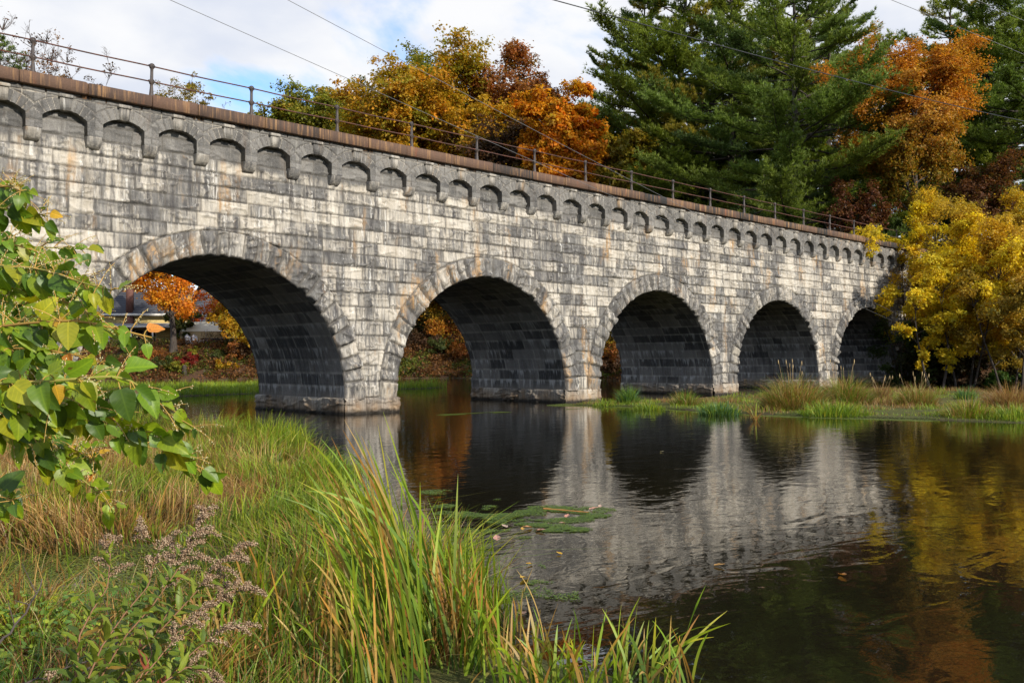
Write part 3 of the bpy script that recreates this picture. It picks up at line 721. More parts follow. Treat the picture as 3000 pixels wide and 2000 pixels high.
def pine(seed, H, Rmax, pal, low=.16, dens=1.35, tuft=.36, nblade=8, bw=.07):
    """ragged white pine: whorls of long level limbs carrying flat upswept plumes of needles"""
    r = np.random.default_rng(seed); tb = MB(); tr = H*.0125
    tp, _ = polyline(r, (0, 0, -.4), (r.normal(0, .02), r.normal(0, .02), 1), H+.4, 14, .2, .012)
    tt = np.linspace(0, 1, 15); tb.tube(tp, tr*(1-.93*tt)*(1+.4*np.exp(-tt*18))+.01, 9)
    PT = []; PD = []; PC = []; PW = []
    z = H*low
    while z < H*.985:
        q = z/H; nb = r.integers(4, 7); ph = r.uniform(0, 6.3)
        prof = (min(1.0, (q-low+.14)/.26))*min(1.0, ((1-q)*1.75))**.72*.98+.045
        tier = r.uniform(.72, 1.15)
        for b in range(nb):
            az = ph+2*pi*b/nb+r.uniform(-.35, .35); L = Rmax*prof*tier*r.uniform(.6, 1.2)*(1 if r.random() > .15 else .4)
            el = .02+.62*q**1.6+r.uniform(-.12, .18); f = q*14; j = min(int(f), 13); base = tp[j]+(tp[j+1]-tp[j])*(f-j)
            nseg = 7; d = unit(np.array([cos(az)*cos(el), sin(az)*cos(el), sin(el)])); pts = [base]
            for k in range(nseg):
                d = unit(d+np.array([0, 0, -.08 if k < 3 else .12])+r.normal(size=3)*.06); pts.append(pts[-1]+d*L/nseg)
            pts = np.array(pts); tb.tube(pts, np.maximum(tr*.34*(1-q*.6)*(1-.88*np.linspace(0, 1, 8)), .012), 5)
            nbl = int((8+L*5.6)*dens); bt = pick_cols(r, pal, 1)[0]*r.uniform(.82, 1.2)
            for m in range(nbl):
                u = .30+.70*r.random()**.75; f2 = u*nseg; j2 = min(int(f2), nseg-1); bb = pts[j2]+(pts[j2+1]-pts[j2])*(f2-j2); fd = unit(pts[j2+1]-pts[j2])
                side = unit(np.cross(fd, [0, 0, 1]))*(1 if m % 2 else -1)
                sL = (.22*L+.30*min(1, L))*(1.3-u*.75)*r.uniform(.5, 1.25); sd = unit(fd*.8+side*r.uniform(.2, 1.0)+np.array([0, 0, r.uniform(-.02, .42)]))
                nt = max(2, int(sL/(tuft*.62))); w = (np.arange(nt)+.6)/nt
                q_ = bb+sd*(w*sL)[:, None]+np.array([0, 0, .14])*(w**2*sL)[:, None]+r.normal(size=(nt, 3))*tuft*.2
                PT.append(q_); PD.append(np.tile(unit(sd+np.array([0, 0, .45])), (nt, 1))); PC.append(np.tile(bt*r.uniform(.8, 1.2), (nt, 1)))
        z += H*.026*r.uniform(.7, 1.35)+.1
    PT = np.concatenate(PT); PD = np.concatenate(PD); PC = np.concatenate(PC); nb = nblade
    p = np.repeat(PT, nb, 0); n = len(p); d = unit(np.repeat(PD, nb, 0)*.95+rand_dir(r, n)*.85+np.array([0, 0, .15]))
    L = tuft*r.uniform(.6, 1.25, n); nr = unit(rand_dir(r, n)*.8+np.array([0, 0, .9])); s = unit(np.cross(d, nr))
    w = (bw*r.uniform(.6, 1.3, n))[:, None]
    V = np.stack([p-s*w*.5, p+s*w*.5, p+d*L[:, None]], 1).reshape(-1, 3); F = np.arange(n*3).reshape(-1, 3)
    c = np.repeat(PC, nb, 0)*r.uniform(.72, 1.3, (n, 1))
    print('pine', seed, n)
    return tb.mesh('trunk', MAT['bark'], True), npmesh('needles', V, F, MAT['needle'], np.repeat(c, 3, 0))

def place_tree(name, meshes, loc, label, cat, group=None, rz=0.0, sc=1.0, parts=('trunk', 'crown')):
    e = empty(name, loc, rz); e.scale = (sc,)*3 if np.isscalar(sc) else sc
    tag(e, label, cat, group)
    for nm, me in zip(parts, meshes): link(nm, me, e)
    return e
def at(dx, Z):
    """ground point under the column dx of the photograph, Z metres ahead of the camera"""
    p = P(dx, 825, Z); return (p[0], p[1], TZ(p[0], p[1])-.05)
def top_to_H(dx, ytop, Z):
    b = at(dx, Z); return P(dx, ytop, Z)[2]-b[2]

OLIVE = [(4, (.22, .24, .024)), (3, (.31, .26, .024)), (2.5, (.15, .20, .024)), (.7, (.42, .22, .025))]
GOLD = [(3.5, (.56, .29, .018)), (3, (.40, .30, .02)), (2.5, (.24, .25, .022)), (1.5, (.62, .25, .016))]
ORNG = [(4, (.70, .26, .014)), (3, (.66, .35, .016)), (1.5, (.56, .15, .014)), (1.5, (.42, .30, .02))]
RUST = [(4, (.32, .10, .030)), (3, (.42, .15, .028)), (2, (.22, .12, .022)), (1, (.18, .16, .02))]
BROWN = [(4, (.12, .062, .035)), (3, (.09, .065, .03)), (2, (.16, .07, .03))]
YELL = [(5, (.78, .60, .022)), (4, (.70, .50, .022)), (3, (.48, .44, .03)), (1, (.62, .34, .02))]
YGRN = [(4, (.30, .24, .022)), (3, (.20, .20, .022)), (2, (.40, .22, .02)), (1, (.1, .12, .02))]
DGRN = [(4, (.060, .085, .022)), (3, (.085, .105, .022)), (1, (.14, .12, .02))]
PINE1 = [(4, (.195, .240, .034)), (3, (.255, .285, .036)), (2, (.125, .180, .044)), (1, (.32, .26, .04))]
PINE2 = [(4, (.165, .225, .046)), (3, (.205, .255, .046)), (2, (.115, .170, .050))]

# ------------------------------------------------------------------ woodland behind the bridge
WG = 'autumn trees on the far bank behind the bridge'
woods = [  # dx, ytop, Z, radius, palette, leaves, label, name
    (690, 190, 126, 6.2, OLIVE, 40000, 'olive green round tree, leftmost tree above the railing behind the bridge', 'maple_tree'),
    (775, 196, 136, 7.2, OLIVE, 38000, 'small olive and orange tree peeping between the leftmost green tree and golden one', 'maple_tree'),
    (875, 148, 142, 5.2, DGRN, 24000, 'dark green tree top poking up behind the broad golden tree', 'maple_tree'),
    (915, 165, 116, 9.6, GOLD, 80000, 'broad golden orange tree with some green above the railing', 'maple_tree'),
    (1020, 106, 132, 10.0, OLIVE, 70000, 'tall dull green tree with brownish tips behind the golden tree', 'oak_tree'),
    (1060, 235, 114, 7.6, GOLD, 44000, 'lower gold and green tree right of the broad golden tree', 'maple_tree'),
    (1190, 96, 124, 8.0, RUST, 60000, 'tall rust red tree between the dull green tree and the bright orange one', 'oak_tree'),
    (1215, 222, 108, 6.0, BROWN, 9000, 'half bare purplish brown tree with thin twigs below the rust red tree', 'bare_tree'),
    (1306, 96, 103, 5.8, ORNG, 60000, 'bright orange tree beside the left edge of the pines', 'maple_tree'),
    (1262, 320, 104, 6.2, ORNG, 34000, 'low orange tree just over the railing below the half bare tree', 'maple_tree'),
    (1385, 290, 106, 6.6, YGRN, 34000, 'yellow green tree just over the railing at the foot of the pines', 'maple_tree'),
    (1130, 320, 118, 7, YGRN, 34000, 'low yellow green tree over the railing left of the half bare tree', 'maple_tree'),
    (1480, 300, 122, 6.5, ORNG, 24000, 'orange tree glimpsed through the gaps low in the pines', 'maple_tree'),
    (1640, 330, 118, 6.5, GOLD, 24000, 'golden tree glimpsed between the pine trunks', 'maple_tree'),
    (1790, 380, 120, 6.0, GOLD, 20000, 'golden tree low behind the right half of the pines', 'maple_tree'),
]
for i, (dx, yt, Zd, R, pal, nl, lab, nm) in enumerate(woods):
    b = at(dx, Zd); H = top_to_H(dx, yt, Zd)*(.91 if dx == 1306 else .95 if dx in (1020, 1190) else 1.03)
    bare = .55 if nm == 'bare_tree' else 0.0
    low = .48 if H > 24 else .36
    me = broadleaf(300+i, H, R, pal, int(nl*1.25), .38, low, bare=bare, squash=1.0, bark='bark' if i % 2 else 'bark_pale')
    place_tree(nm, me, b, lab, 'tree', WG)

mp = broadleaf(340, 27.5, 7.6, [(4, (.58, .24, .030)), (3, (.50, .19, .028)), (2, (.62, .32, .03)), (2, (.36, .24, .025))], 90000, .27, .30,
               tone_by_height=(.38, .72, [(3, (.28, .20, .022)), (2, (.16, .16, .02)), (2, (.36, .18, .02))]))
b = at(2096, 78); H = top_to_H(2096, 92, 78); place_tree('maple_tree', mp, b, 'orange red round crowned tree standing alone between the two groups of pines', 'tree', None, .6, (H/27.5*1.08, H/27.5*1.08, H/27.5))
mp2 = broadleaf(341, 7, 3.0, [(3, (.14, .045, .025)), (2, (.10, .05, .02)), (1, (.2, .09, .02))], 9000, .22, .2)
place_tree('small_tree', mp2, at(1985, 76), 'small dark red tree under the pines left of the yellow thicket', 'tree', None, 0, 1)
place_tree('small_tree', broadleaf(342, 10, 4, [(3, (.13, .055, .022)), (2, (.16, .06, .02)), (1, (.1, .09, .02))], 16000, .22, .2), at(2250, 82), 'dark red brown small tree behind the yellow thicket below the right pines', 'tree')

pines = [pine(400, 36, 9.6, PINE1, .22), pine(401, 38, 8.8, PINE1, .26), pine(402, 34, 10.0, PINE2, .14)]
PG = 'tall white pines behind the bridge'
for dx, Zd, yt, which, rz, lab in [
    (1545, 112, -190, 0, .3, 'big ragged white pine, leftmost of the dark green pines beside the orange tree'),
    (1462, 120, -40, 1, 2.1, 'slimmer pine standing behind the leftmost big pine against the orange tree'),
    (1690, 106, -260, 1, 4.0, 'tall white pine in the middle of the left pine group, bare trunk low down'),
    (1815, 84, -150, 2, 1.2, 'wide drooping white pine whose low boughs reach over the railing'),
    (1905, 98, -60, 0, 5.2, 'blue green pine at the back right of the left pine group'),
    (1945, 104, 150, 2, 2.8, 'shorter soft green pine between the left pine group and the orange red tree'),
    (2185, 112, -30, 1, .9, 'thin topped pine against the sky behind the orange red tree'),
    (2300, 100, -120, 0, 3.3, 'tall dark pine above the yellow thicket, second from the right edge'),
    (2410, 94, -160, 2, 5.9, 'pine cut by the right edge of the view')]:
    b = at(dx, Zd); H = top_to_H(dx, yt, Zd); h0 = (36, 38, 34)[which]
    place_tree('pine_tree', pines[which], b, lab, 'pine tree', PG, rz, (H/h0*1.12, H/h0*1.12, H/h0), ('trunk', 'needles'))
for i, (dx, Zd, w, lab) in enumerate([(2130, 116, 1, 'small shaded pine behind the orange red tree'), (1590, 120, 0, 'shaded pine at the back of the left pine group'), (1510, 126, 0, 'pine behind the two leftmost big pines'), (1632, 118, 1, 'pine filling the gap behind the middle trunks'), (1850, 106, 1, 'pine behind the wide drooping one'), (1760, 112, 2, 'deep shaded pine far behind the middle of the left pine group'), (2240, 112, 2, 'shaded pine far behind the right pines')]):
    b = at(dx, Zd); place_tree('pine_tree', pines[w], b, lab, 'pine tree', PG, 1+i*2, .72 if i < 2 else .98, ('trunk', 'needles'))

# yellow thicket on the right bank
YG = 'yellow leaved thicket on the right bank'
for i, (dx, yt, Zd, R, nl, pal, lab) in enumerate([
    (2085, 428, 62, 2.6, 20000, YELL, 'yellow leaved small tree at the end of the bridge coping'),
    (2212, 458, 58, 3.7, 34000, YELL, 'bright yellow tree with several stems, second in the thicket from the bridge'),
    (2290, 420, 63, 4.2, 36000, [(3, (.66, .44, .025)), (3, (.52, .34, .03)), (2, (.36, .30, .03))], 'tall twiggy dull gold tree at the back of the thicket'),
    (2395, 465, 56, 3.8, 34000, [(3, (.66, .42, .022)), (3, (.56, .32, .022)), (2, (.4, .3, .03))], 'orange yellow tree of the thicket cut by the right edge'),
    (2150, 565, 57, 2.1, 12000, YELL, 'lower yellow shrub hanging before the last arch'),
    (2325, 580, 55, 2.9, 18000, [(3, (.5, .3, .025)), (3, (.36, .26, .03)), (2, (.2, .18, .03))], 'low golden shrub before the trunks of the thicket')]):
    b = at(dx, Zd); H = top_to_H(dx, yt, Zd)
    me = broadleaf(360+i, H*.95, R, pal, int(nl*1.15), .155, .32, nstem=3 if i != 4 else 2, limb_up=(.1, .6), trunk_r=.15, bark='bark')
    place_tree('thicket_tree', me, b, lab, 'small tree', YG)
UG = [(3, (.045, .055, .018)), (2, (.07, .06, .02)), (1, (.10, .05, .02))]
for i, (dx, Zd, H, R, pal, lab) in enumerate([
    (2085, 61, 5.2, 2.3, [(3, (.05, .085, .018)), (2, (.08, .10, .02))], 'dark green bush against the last arch'),
    (2160, 63, 3.6, 2.4, BROWN, 'brown bush in the shade behind the yellow trees'),
    (2240, 65, 3.4, 2.6, UG, 'dusky bush in the shade between the thicket trunks'),
    (2330, 62, 3.0, 2.3, BROWN, 'brown bush at the right edge under the thicket'),
    (2205, 61, 2.6, 2.2, UG, 'low brushy bush behind the second trunk of the thicket'), (2275, 62, 2.4, 2.2, BROWN, 'rusty brush between the middle trunks of the thicket'), (2350, 59, 2.2, 1.9, UG, 'dark low brush at the right edge under the golden shrub'), (2130, 62, 2.8, 1.9, UG, 'dark brush just right of the last arch'),
    (2300, 57, 1.6, 1.0, [(3, (.06, .14, .02)), (2, (.10, .16, .03))], 'small bright green bush by a trunk of the thicket')]):
    me = broadleaf(380+i, H, R, pal, 7000, .16, .06, nstem=4, limb_up=(.1, .7), trunk_r=.08)
    place_tree('bush', me, at(dx, Zd), lab, 'bush', 'bushes in the shade on the right bank')

# ------------------------------------------------------------------ bank, house and garden seen through the arches
mh = broadleaf(390, 16.5, 6.4, [(4, (.74, .27, .014)), (3, (.70, .34, .018)), (2, (.66, .17, .018)), (1, (.5, .32, .02))], 46000, .24, .34, trunk_r=.36, bark='bark', limb_up=(-.05, .6))
place_tree('maple_tree', mh, at(398, 98), 'orange maple with a grey trunk in front of the yellow house', 'tree', None, 0, (1, 1, 1))
for i, (dx, Zd, H, R, pal, nl, lab) in enumerate([
    (512, 126, 17, 6.5, [(3, (.60, .14, .02)), (2, (.62, .10, .03)), (2, (.5, .2, .02))], 22000, 'red orange tree behind the garden, right of the orange maple'),
    (414, 110, 6.6, 1.6, DGRN, 7000, 'dark green narrow shrub beside the trunk of the orange maple'),
    (545, 104, 8.5, 4.6, [(3, (.55, .22, .016)), (2, (.40, .26, .02)), (2, (.2, .2, .02))], 20000, 'yellow orange small tree overhanging the stone garden wall'),
    (590, 97, 10, 4.6, GOLD, 20000, 'gold and green tree on the bank beside the first pier'),
    (985, 108, 13, 6.2, [(3, (.42, .19, .02)), (2, (.30, .21, .02)), (2, (.12, .13, .02))], 36000, 'orange and green tree leaning over the far bank in the second arch'),
    (1065, 104, 11, 5.0, [(3, (.58, .24, .03)), (2, (.50, .16, .04)), (2, (.32, .2, .02))], 30000, 'bright peach orange tree low over the water in the second arch'),
    (930, 112, 12, 5.4, DGRN, 24000, 'dark green tree at the left edge of the second arch'),
    (1400, 84, 10, 4.2, YGRN, 22000, 'yellow green tree on the bank in the slit of the third arch'),
    (330, 150, 20, 8, ORNG, 26000, 'distant orange tree behind the roof of the yellow house'),
    (640, 118, 14, 6, OLIVE, 22000, 'olive tree on the bank hidden mostly by the first pier')]):
    me = broadleaf(420+i, H, R, pal, nl, .25, .12 if i > 3 else .2, bark='bark', limb_up=(-.1, .6))
    place_tree('garden_tree' if i < 4 else 'bank_tree', me, at(dx, Zd), lab, 'tree', 'trees on the bank seen through the arches')

def house_frame(dx, Zd, zf, yaw=0.0):
    """4x4 frame at a floor point, local x to the right of the view, local y away from it"""
    p = P(dx, 825, Zd); R = Matrix.Rotation(PHI-pi/2+yaw, 4, 'Z')
    return Matrix.Translation((p[0], p[1], zf)) @ R
def part(mb, name, mat, par): return mb.build(name, MAT[mat], par)
hz = 3.65; HM = house_frame(312, 114, hz, RAD(6)) @ Matrix.Scale(1.07, 4)
house = empty('yellow_house'); house.matrix_world = HM
tag(house, 'low pale yellow house with grey roof and long porch seen through the first arch', 'house')
CY, CW, CG, CD = (.55, .42, .17), (.62, .60, .55), (.075, .078, .09), (.03, .028, .026)
mb = MB(); mb.box(-8, 4.6, 0, 7, -.8, 3.9, CY)
for z in np.arange(.2, 3.8, .22): mb.box(-8.006, 4.606, -.012, .0, z, z+.19, CY)
part(mb, 'wall', 'attr', house)
mb = MB(); V = [[-8.6, -.7, 3.75], [5.2, -.7, 3.75], [5.2, 3.5, 6.6], [-8.6, 3.5, 6.6], [-8.6, 7.7, 3.75], [5.2, 7.7, 3.75], [-8.6, -.7, 3.6], [5.2, -.7, 3.6], [5.2, 7.7, 3.6], [-8.6, 7.7, 3.6]]
mb.add(V, [[0, 1, 2, 3], [3, 2, 5, 4], [6, 9, 8, 7], [1, 7, 8, 5], [0, 4, 9, 6], [6, 7, 1, 0], [4, 5, 8, 9]], CG); mb.add([V[0], V[3], V[4], V[1], V[2], V[5]], [[0, 2, 1], [3, 4, 5]], CY)
for k in range(12):
    t = k/12; mb.box(-8.6, 5.2, -.7+4.2*t-.02, -.7+4.2*t+.36, 3.75+2.85*t+.02, 3.75+2.85*t+.05, CG)
rf = part(mb, 'roof', 'attr', house)
mb = MB(); mb.box(-8.62, 5.22, -.76, -.69, 3.56, 3.80, CW); part(mb, 'gutter', 'attr', rf)
mb = MB(); mb.box(-1.1, -.2, -.55, .3, -.8, 3.55, (.14, .065, .05)); mb.box(-1.0, -.3, -.45, .2, 3.55, 7.6, (.14, .065, .05)); part(mb, 'chimney', 'attr', house)
mb = MB(); V = [[-5.2, -2.6, 2.32], [6.6, -2.6, 2.32], [6.6, 0, 2.75], [-5.2, 0, 2.75], [-5.2, -2.6, 2.2], [6.6, -2.6, 2.2], [6.6, 0, 2.6], [-5.2, 0, 2.6]]
mb.add(V, [[0, 1, 2, 3], [4, 7, 6, 5], [4, 5, 1, 0], [5, 6, 2, 1], [4, 0, 3, 7]], (.24, .23, .22)); mb.box(-5.25, 6.65, -2.68, -2.6, 2.12, 2.33, CW)
part(mb, 'porch_roof', 'attr', house)
mb = MB(); mb.box(-5.2, 6.6, -2.6, 0, -.25, -.05, (.3, .28, .26)); mb.box(-4.2, 1.0, -3.0, -2.6, -.3, -.12, (.4, .38, .36)); part(mb, 'porch_floor', 'attr', house)
for x in (-5.05, -2.2, .2, 2.55, 6.45):
    mb = MB(); mb.box(x-.09, x+.09, -2.55, -2.37, -.05, 2.2, CW); mb.box(x-.13, x+.13, -2.59, -2.33, 1.98, 2.12, CW); part(mb, 'porch_post', 'attr', house)
for x0, x1, z0, z1, nm in ((-4.4, -2.7, .5, 1.95, 'window'), (-.1, .9, -.05, 2.0, 'door'), (1.2, 2.3, .4, 1.95, 'window')):
    mb = MB(); mb.box(x0, x1, -.07, -.012, z0, z1, CW); f = part(mb, nm, 'attr', house)
    mb = MB(); mb.box(x0+.1, x1-.1, -.09, -.06, z0+.1, z1-.1, CD); part(mb, 'pane', 'attr', f)

h2 = empty('grey_house'); h2.matrix_world = house_frame(470, 134, 5.2, RAD(-28))
tag(h2, 'pale grey clapboard house with a steep brown gable right of the orange maple', 'house')
mb = MB(); mb.box(-1.6, 4.0, 0, 7, -1, 6.2, (.46, .44, .42)); mb.add([[-1.6, 0, 6.2], [4.0, 0, 6.2], [1.2, 0, 9.4]], [[0, 1, 2]], (.46, .44, .42))
for z in np.arange(0, 6, .3): mb.box(-1.61, 4.01, -.015, 0, z, z+.26, (.46, .44, .42))
part(mb, 'wall', 'attr', h2)
mb = MB(); 
for sx in (-1, 1):
    a = 1.2+sx*3.5; V = [[a, -.5, 5.5], [1.2, -.5, 9.5], [1.2, 7.4, 9.5], [a, 7.4, 5.5], [a, -.5, 5.75], [1.2, -.5, 9.75], [1.2, 7.4, 9.75], [a, 7.4, 5.75]]
    mb.add(V, [[0, 1, 2, 3], [4, 7, 6, 5], [0, 4, 5, 1], [3, 2, 6, 7], [0, 3, 7, 4]], (.085, .055, .045))
part(mb, 'roof', 'attr', h2)
mb = MB(); mb.box(-4.2, -1.6, .8, 4, 1.9, 2.1, (.3, .29, .28)); mb.box(-4.2, -1.6, .8, 4, -1, -.3, (.3, .29, .28)); part(mb, 'porch', 'attr', h2)
mb = MB(); mb.box(-4.15, -1.6, .85, .93, .45, .55, CW)
for x in np.arange(-4.1, -1.6, .22): mb.box(x, x+.06, .87, .92, -.3, .5, CW)
part(mb, 'balustrade', 'attr', h2)
mb = MB(); mb.box(.4, 1.6, -.06, 0, 2.0, 3.8, CW); w = part(mb, 'window', 'attr', h2); mb = MB(); mb.box(.5, 1.5, -.09, -.06, 2.1, 3.7, CD); part(mb, 'pane', 'attr', w)

tent = empty('canopy_tent'); tent.matrix_world = house_frame(455, 111, 3.85, RAD(4)) @ Matrix.Scale(1.05, 4)
tag(tent, 'tan and white canvas canopy shelter beside the yellow house porch', 'tent')
mb = MB(); CT = (.60, .45, .24); x0, x1 = -2.2, 4.0
V = [[x0, 0, -.3], [x1, 0, -.3], [x1, .0, 1.55], [x0, 0, 1.55], [x0+.2, 1.6, 2.6], [x1-.2, 1.6, 2.6], [x0, 3.4, 1.55], [x1, 3.4, 1.55], [x0, 3.4, -.3], [x1, 3.4, -.3]]
mb.add(V, [[0, 1, 2, 3], [6, 7, 9, 8], [0, 3, 6, 8], [1, 9, 7, 2]], CT); part(mb, 'side_panel', 'attr', tent)
mb = MB(); V2 = [[x0-.05, -.06, 1.5], [x1+.05, -.06, 1.5], [x1-.1, 1.0, 2.5], [x0+.1, 1.0, 2.5], [x0+.15, 1.7, 2.66], [x1-.15, 1.7, 2.66], [x0-.05, 3.45, 1.5], [x1+.05, 3.45, 1.5]]
mb.add(V2, [[0, 1, 2, 3], [3, 2, 5, 4], [4, 5, 7, 6]], (.72, .66, .52)); mb.add([V2[0], V2[3], V2[4], V2[6], V2[1], V2[2], V2[5], V2[7]], [[0, 3, 2, 1], [4, 5, 6, 7]], (.62, .5, .3)); part(mb, 'roof_cover', 'attr', tent)
for x in (x0+.02, .9, x1-.02):
    mb = MB(); mb.tube([[x, -.09, -.35], [x, -.09, 1.5]], .035, 6, CW); part(mb, 'pole', 'attr', tent)

gw = empty('stone_garden_wall'); gw.matrix_world = house_frame(512, 107, 3.45, RAD(3))
tag(gw, 'dry stone garden wall with dead plants along its top beside the white chairs', 'wall')
mb = MB(); r_ = np.random.default_rng(3)
for row in range(5):
    x = -2.6
    while x < 4.4:
        l = r_.uniform(.3, .7); g = r_.uniform(.05, .13); mb.bevbox(x, x+l-.02, -.05*r_.random(), .5, -.4+row*.3, -.4+row*.3+.28, .05, (g, g*.92, g*.8)); x += l
part(mb, 'stones', 'attr', gw)
def small_plant(seed, n, H, R, pal, mat='leaf', ls=.12):
    r = np.random.default_rng(seed); p = r.normal(size=(n, 3))*np.array([R, R, H*.3])+np.array([0, 0, H*.5]); nn = unit(r.normal(size=(n, 3))+np.array([0, 0, 1]))
    V, F = leaf_quads(p, np.cross(nn, rand_dir(r, n)), nn, ls*r.uniform(.6, 1.3, n), ls*.5*r.uniform(.6, 1.3, n)); return npmesh('foliage', V, F, MAT[mat], np.repeat(pick_cols(r, pal, n)*r.uniform(.7, 1.3, (n, 1)), 4, 0))
for i, x in enumerate((-1.6, -.2, 1.0, 2.6)):
    o = link('dead_plants', small_plant(500+i, 500, .7, .45, BROWN+[(2, (.05, .09, .02))]), gw, (x, .25, 1.05))

for i, (dx, lab) in enumerate([(440, 'white slatted garden chair nearer the house'), (456, 'white slatted garden chair nearer the stone wall')]):
    ch = empty('garden_chair'); ch.matrix_world = house_frame(dx, 104, TZ(*P(dx, 825, 104)[:2]), RAD(55)) @ Matrix.Scale(1.35, 4)
    tag(ch, lab, 'chair', 'white garden chairs by the stone wall')
    cw = (.78, .78, .78)
    mb = MB(); 
    for k in range(6): mb.box(-.28, .28, -.34+k*.11, -.26+k*.11, .36-k*.02, .38-k*.02, cw)
    part(mb, 'seat', 'attr', ch)
    mb = MB(); Rm = Matrix.Translation((0, .26, .27)) @ Matrix.Rotation(RAD(-24), 4, 'X')
    for k in range(5): mb.box(-.27+k*.11, -.18+k*.11, 0, .02, 0, .72+.08*(2-abs(k-2)), cw, Rm)
    part(mb, 'backrest', 'attr', ch)
    for sx in (-.31, .31):
        mb = MB(); mb.box(sx-.06, sx+.06, -.36, .36, .55, .575, cw); part(mb, 'armrest', 'attr', ch)
        mb = MB(); mb.box(sx-.02, sx+.02, -.34, -.25, 0, .55, cw); part(mb, 'leg', 'attr', ch)
        mb = MB(); mb.box(sx-.02, sx+.02, .24, .34, 0, .55, cw); part(mb, 'leg', 'attr', ch)

# low bushes and weeds on the leaf-littered bank
SG = 'weeds and low bushes on the leaf covered bank'
bl = [(310, 97, 1.6, 'green'), (345, 95, 1.3, 'rusty'), (372, 93.5, 1.0, 'green'), (432, 95, .9, 'red'), (470, 97, .7, 'brown'), (500, 97, .8, 'green'), (540, 97, 1.3, 'rusty'), (570, 97, 1.7, 'brown'), (405, 93, .9, 'olive'), (520, 94, .8, 'orange'), (450, 98, .6, 'olive'), (955, 103, 1.6, 'brown'), (1010, 101, 1.4, 'green'), (1050, 100, 1.6, 'rusty'), (1395, 82, 1.3, 'brown')]
bp_ = dict(green=DGRN, rusty=RUST, red=[(3, (.30, .035, .025)), (1, (.2, .06, .03))], brown=BROWN, olive=OLIVE, orange=GOLD)
nth = {}
where_ = ['by the left side of the first arch', 'left below the yellow house', 'near the water left of the maple trunk', 'beside the foot of the maple trunk', 'below the white chairs', 'below the stone garden wall', 'low on the bank right of the chairs', 'on the bank beside the first pier', 'at the water edge below the maple', 'at the water edge near the first pier', 'on the slope below the canopy tent', 'at the left foot of the bank in the second arch', 'in the middle of the bank in the second arch', 'at the right of the bank in the second arch', 'in the slit of the third arch']
bl += [(965, 106, 4.5, 'green'), (1035, 104, 4.0, 'orange'), (1075, 101, 3.6, 'rusty'), (925, 108, 4.0, 'brown'), (1395, 86, 4.5, 'green'), (1410, 83, 2.4, 'rusty'), (1000, 103.5, 2.0, 'brown')]
where_ += ['below the dark tree in the second arch', 'under the peach orange tree in the second arch', 'at the right edge of the second arch opening', 'at the left edge of the second arch opening', 'behind the slit of the third arch', 'at the water line in the third arch', 'overhanging the water in the second arch']
for i, ((dx, Zd, H, c), wh) in enumerate(zip(bl, where_)):
    a = at(dx, Zd)
    if a[2] < .1: a = (a[0]*1.05, a[1]*1.08+3, TZ(a[0]*1.05, a[1]*1.08+3)-.05)
    me = broadleaf(520+i, H*1.0, H*1.1, bp_[c], 2600, .17, .05, nstem=4, trunk_r=.04, limb_up=(.1, .8), nlimb=12)
    place_tree('low_bush', me, a, '%s low bush %s' % (c, wh), 'bush', SG)
def bank_weeds():
    """leaves, weeds and litter over the slopes of the far bank"""
    r = np.random.default_rng(58); n = 900000; x = r.uniform(30, 86, n); y = r.uniform(-14, 80, n); d = bank_d(x, y); m = (d > -.3) & (d < 20) & (fbm(x*.5, y*.5, 61, 3)+r.normal(0, .06, n) > .30) & inview_(x, y); x, y, d = x[m], y[m], d[m]; n = len(x)
    z = terrain_z(x, y); h = (.10+.9*sst(fbm(x*.8, y*.8, 63, 3), .45, .8))*r.random(n); p = np.stack([x, y, z+h], -1); nn = unit(r.normal(size=(n, 3))*.7+np.array([0, 0, .8])); q = fbm(x*.45, y*.45, 67, 3)+r.normal(0, .08, n)
    c = np.where((q > .56)[:, None], pick_cols(r, [(3, (.12, .15, .025)), (2, (.20, .20, .03)), (1, (.06, .09, .02))], n), pick_cols(r, [(4, (.22, .10, .035)), (3, (.15, .07, .03)), (2, (.32, .15, .045)), (2, (.08, .05, .025))], n))*r.uniform(.6, 1.2, (n, 1))
    L = r.uniform(.14, .36, n); V, F = leaf_quads(p, np.cross(nn, rand_dir(r, n)), nn, L, L*r.uniform(.35, .8, n))
    tag(link('bank_weeds', npmesh('bank_weeds', V, F, MAT['leaf'], np.repeat(c, 4, 0))), 'brown and green weeds with fallen leaves covering the far bank slope', 'ground cover', kind='stuff')
def inview_(x, y):
    d = np.stack([x, y+CAM_D, 0*x-CAM_H], -1); return np.abs((d@RT)/(d@FW)) < .62
bank_weeds()
sm = MB(); sm.lathe((0, 0, 0), [(.30, -.3), (.26, .1), (.22, .5), (.20, .8), (.17, .95), (.08, 1.0), (0, .98)], 9)
o = sm.build('tree_stump', MAT['bark'], None, True); a = at(424, 92.5); o.location = (a[0], a[1], max(a[2], 0)); tag(o, 'dark broken tree stump at the water edge below the maple trunk', 'stump')
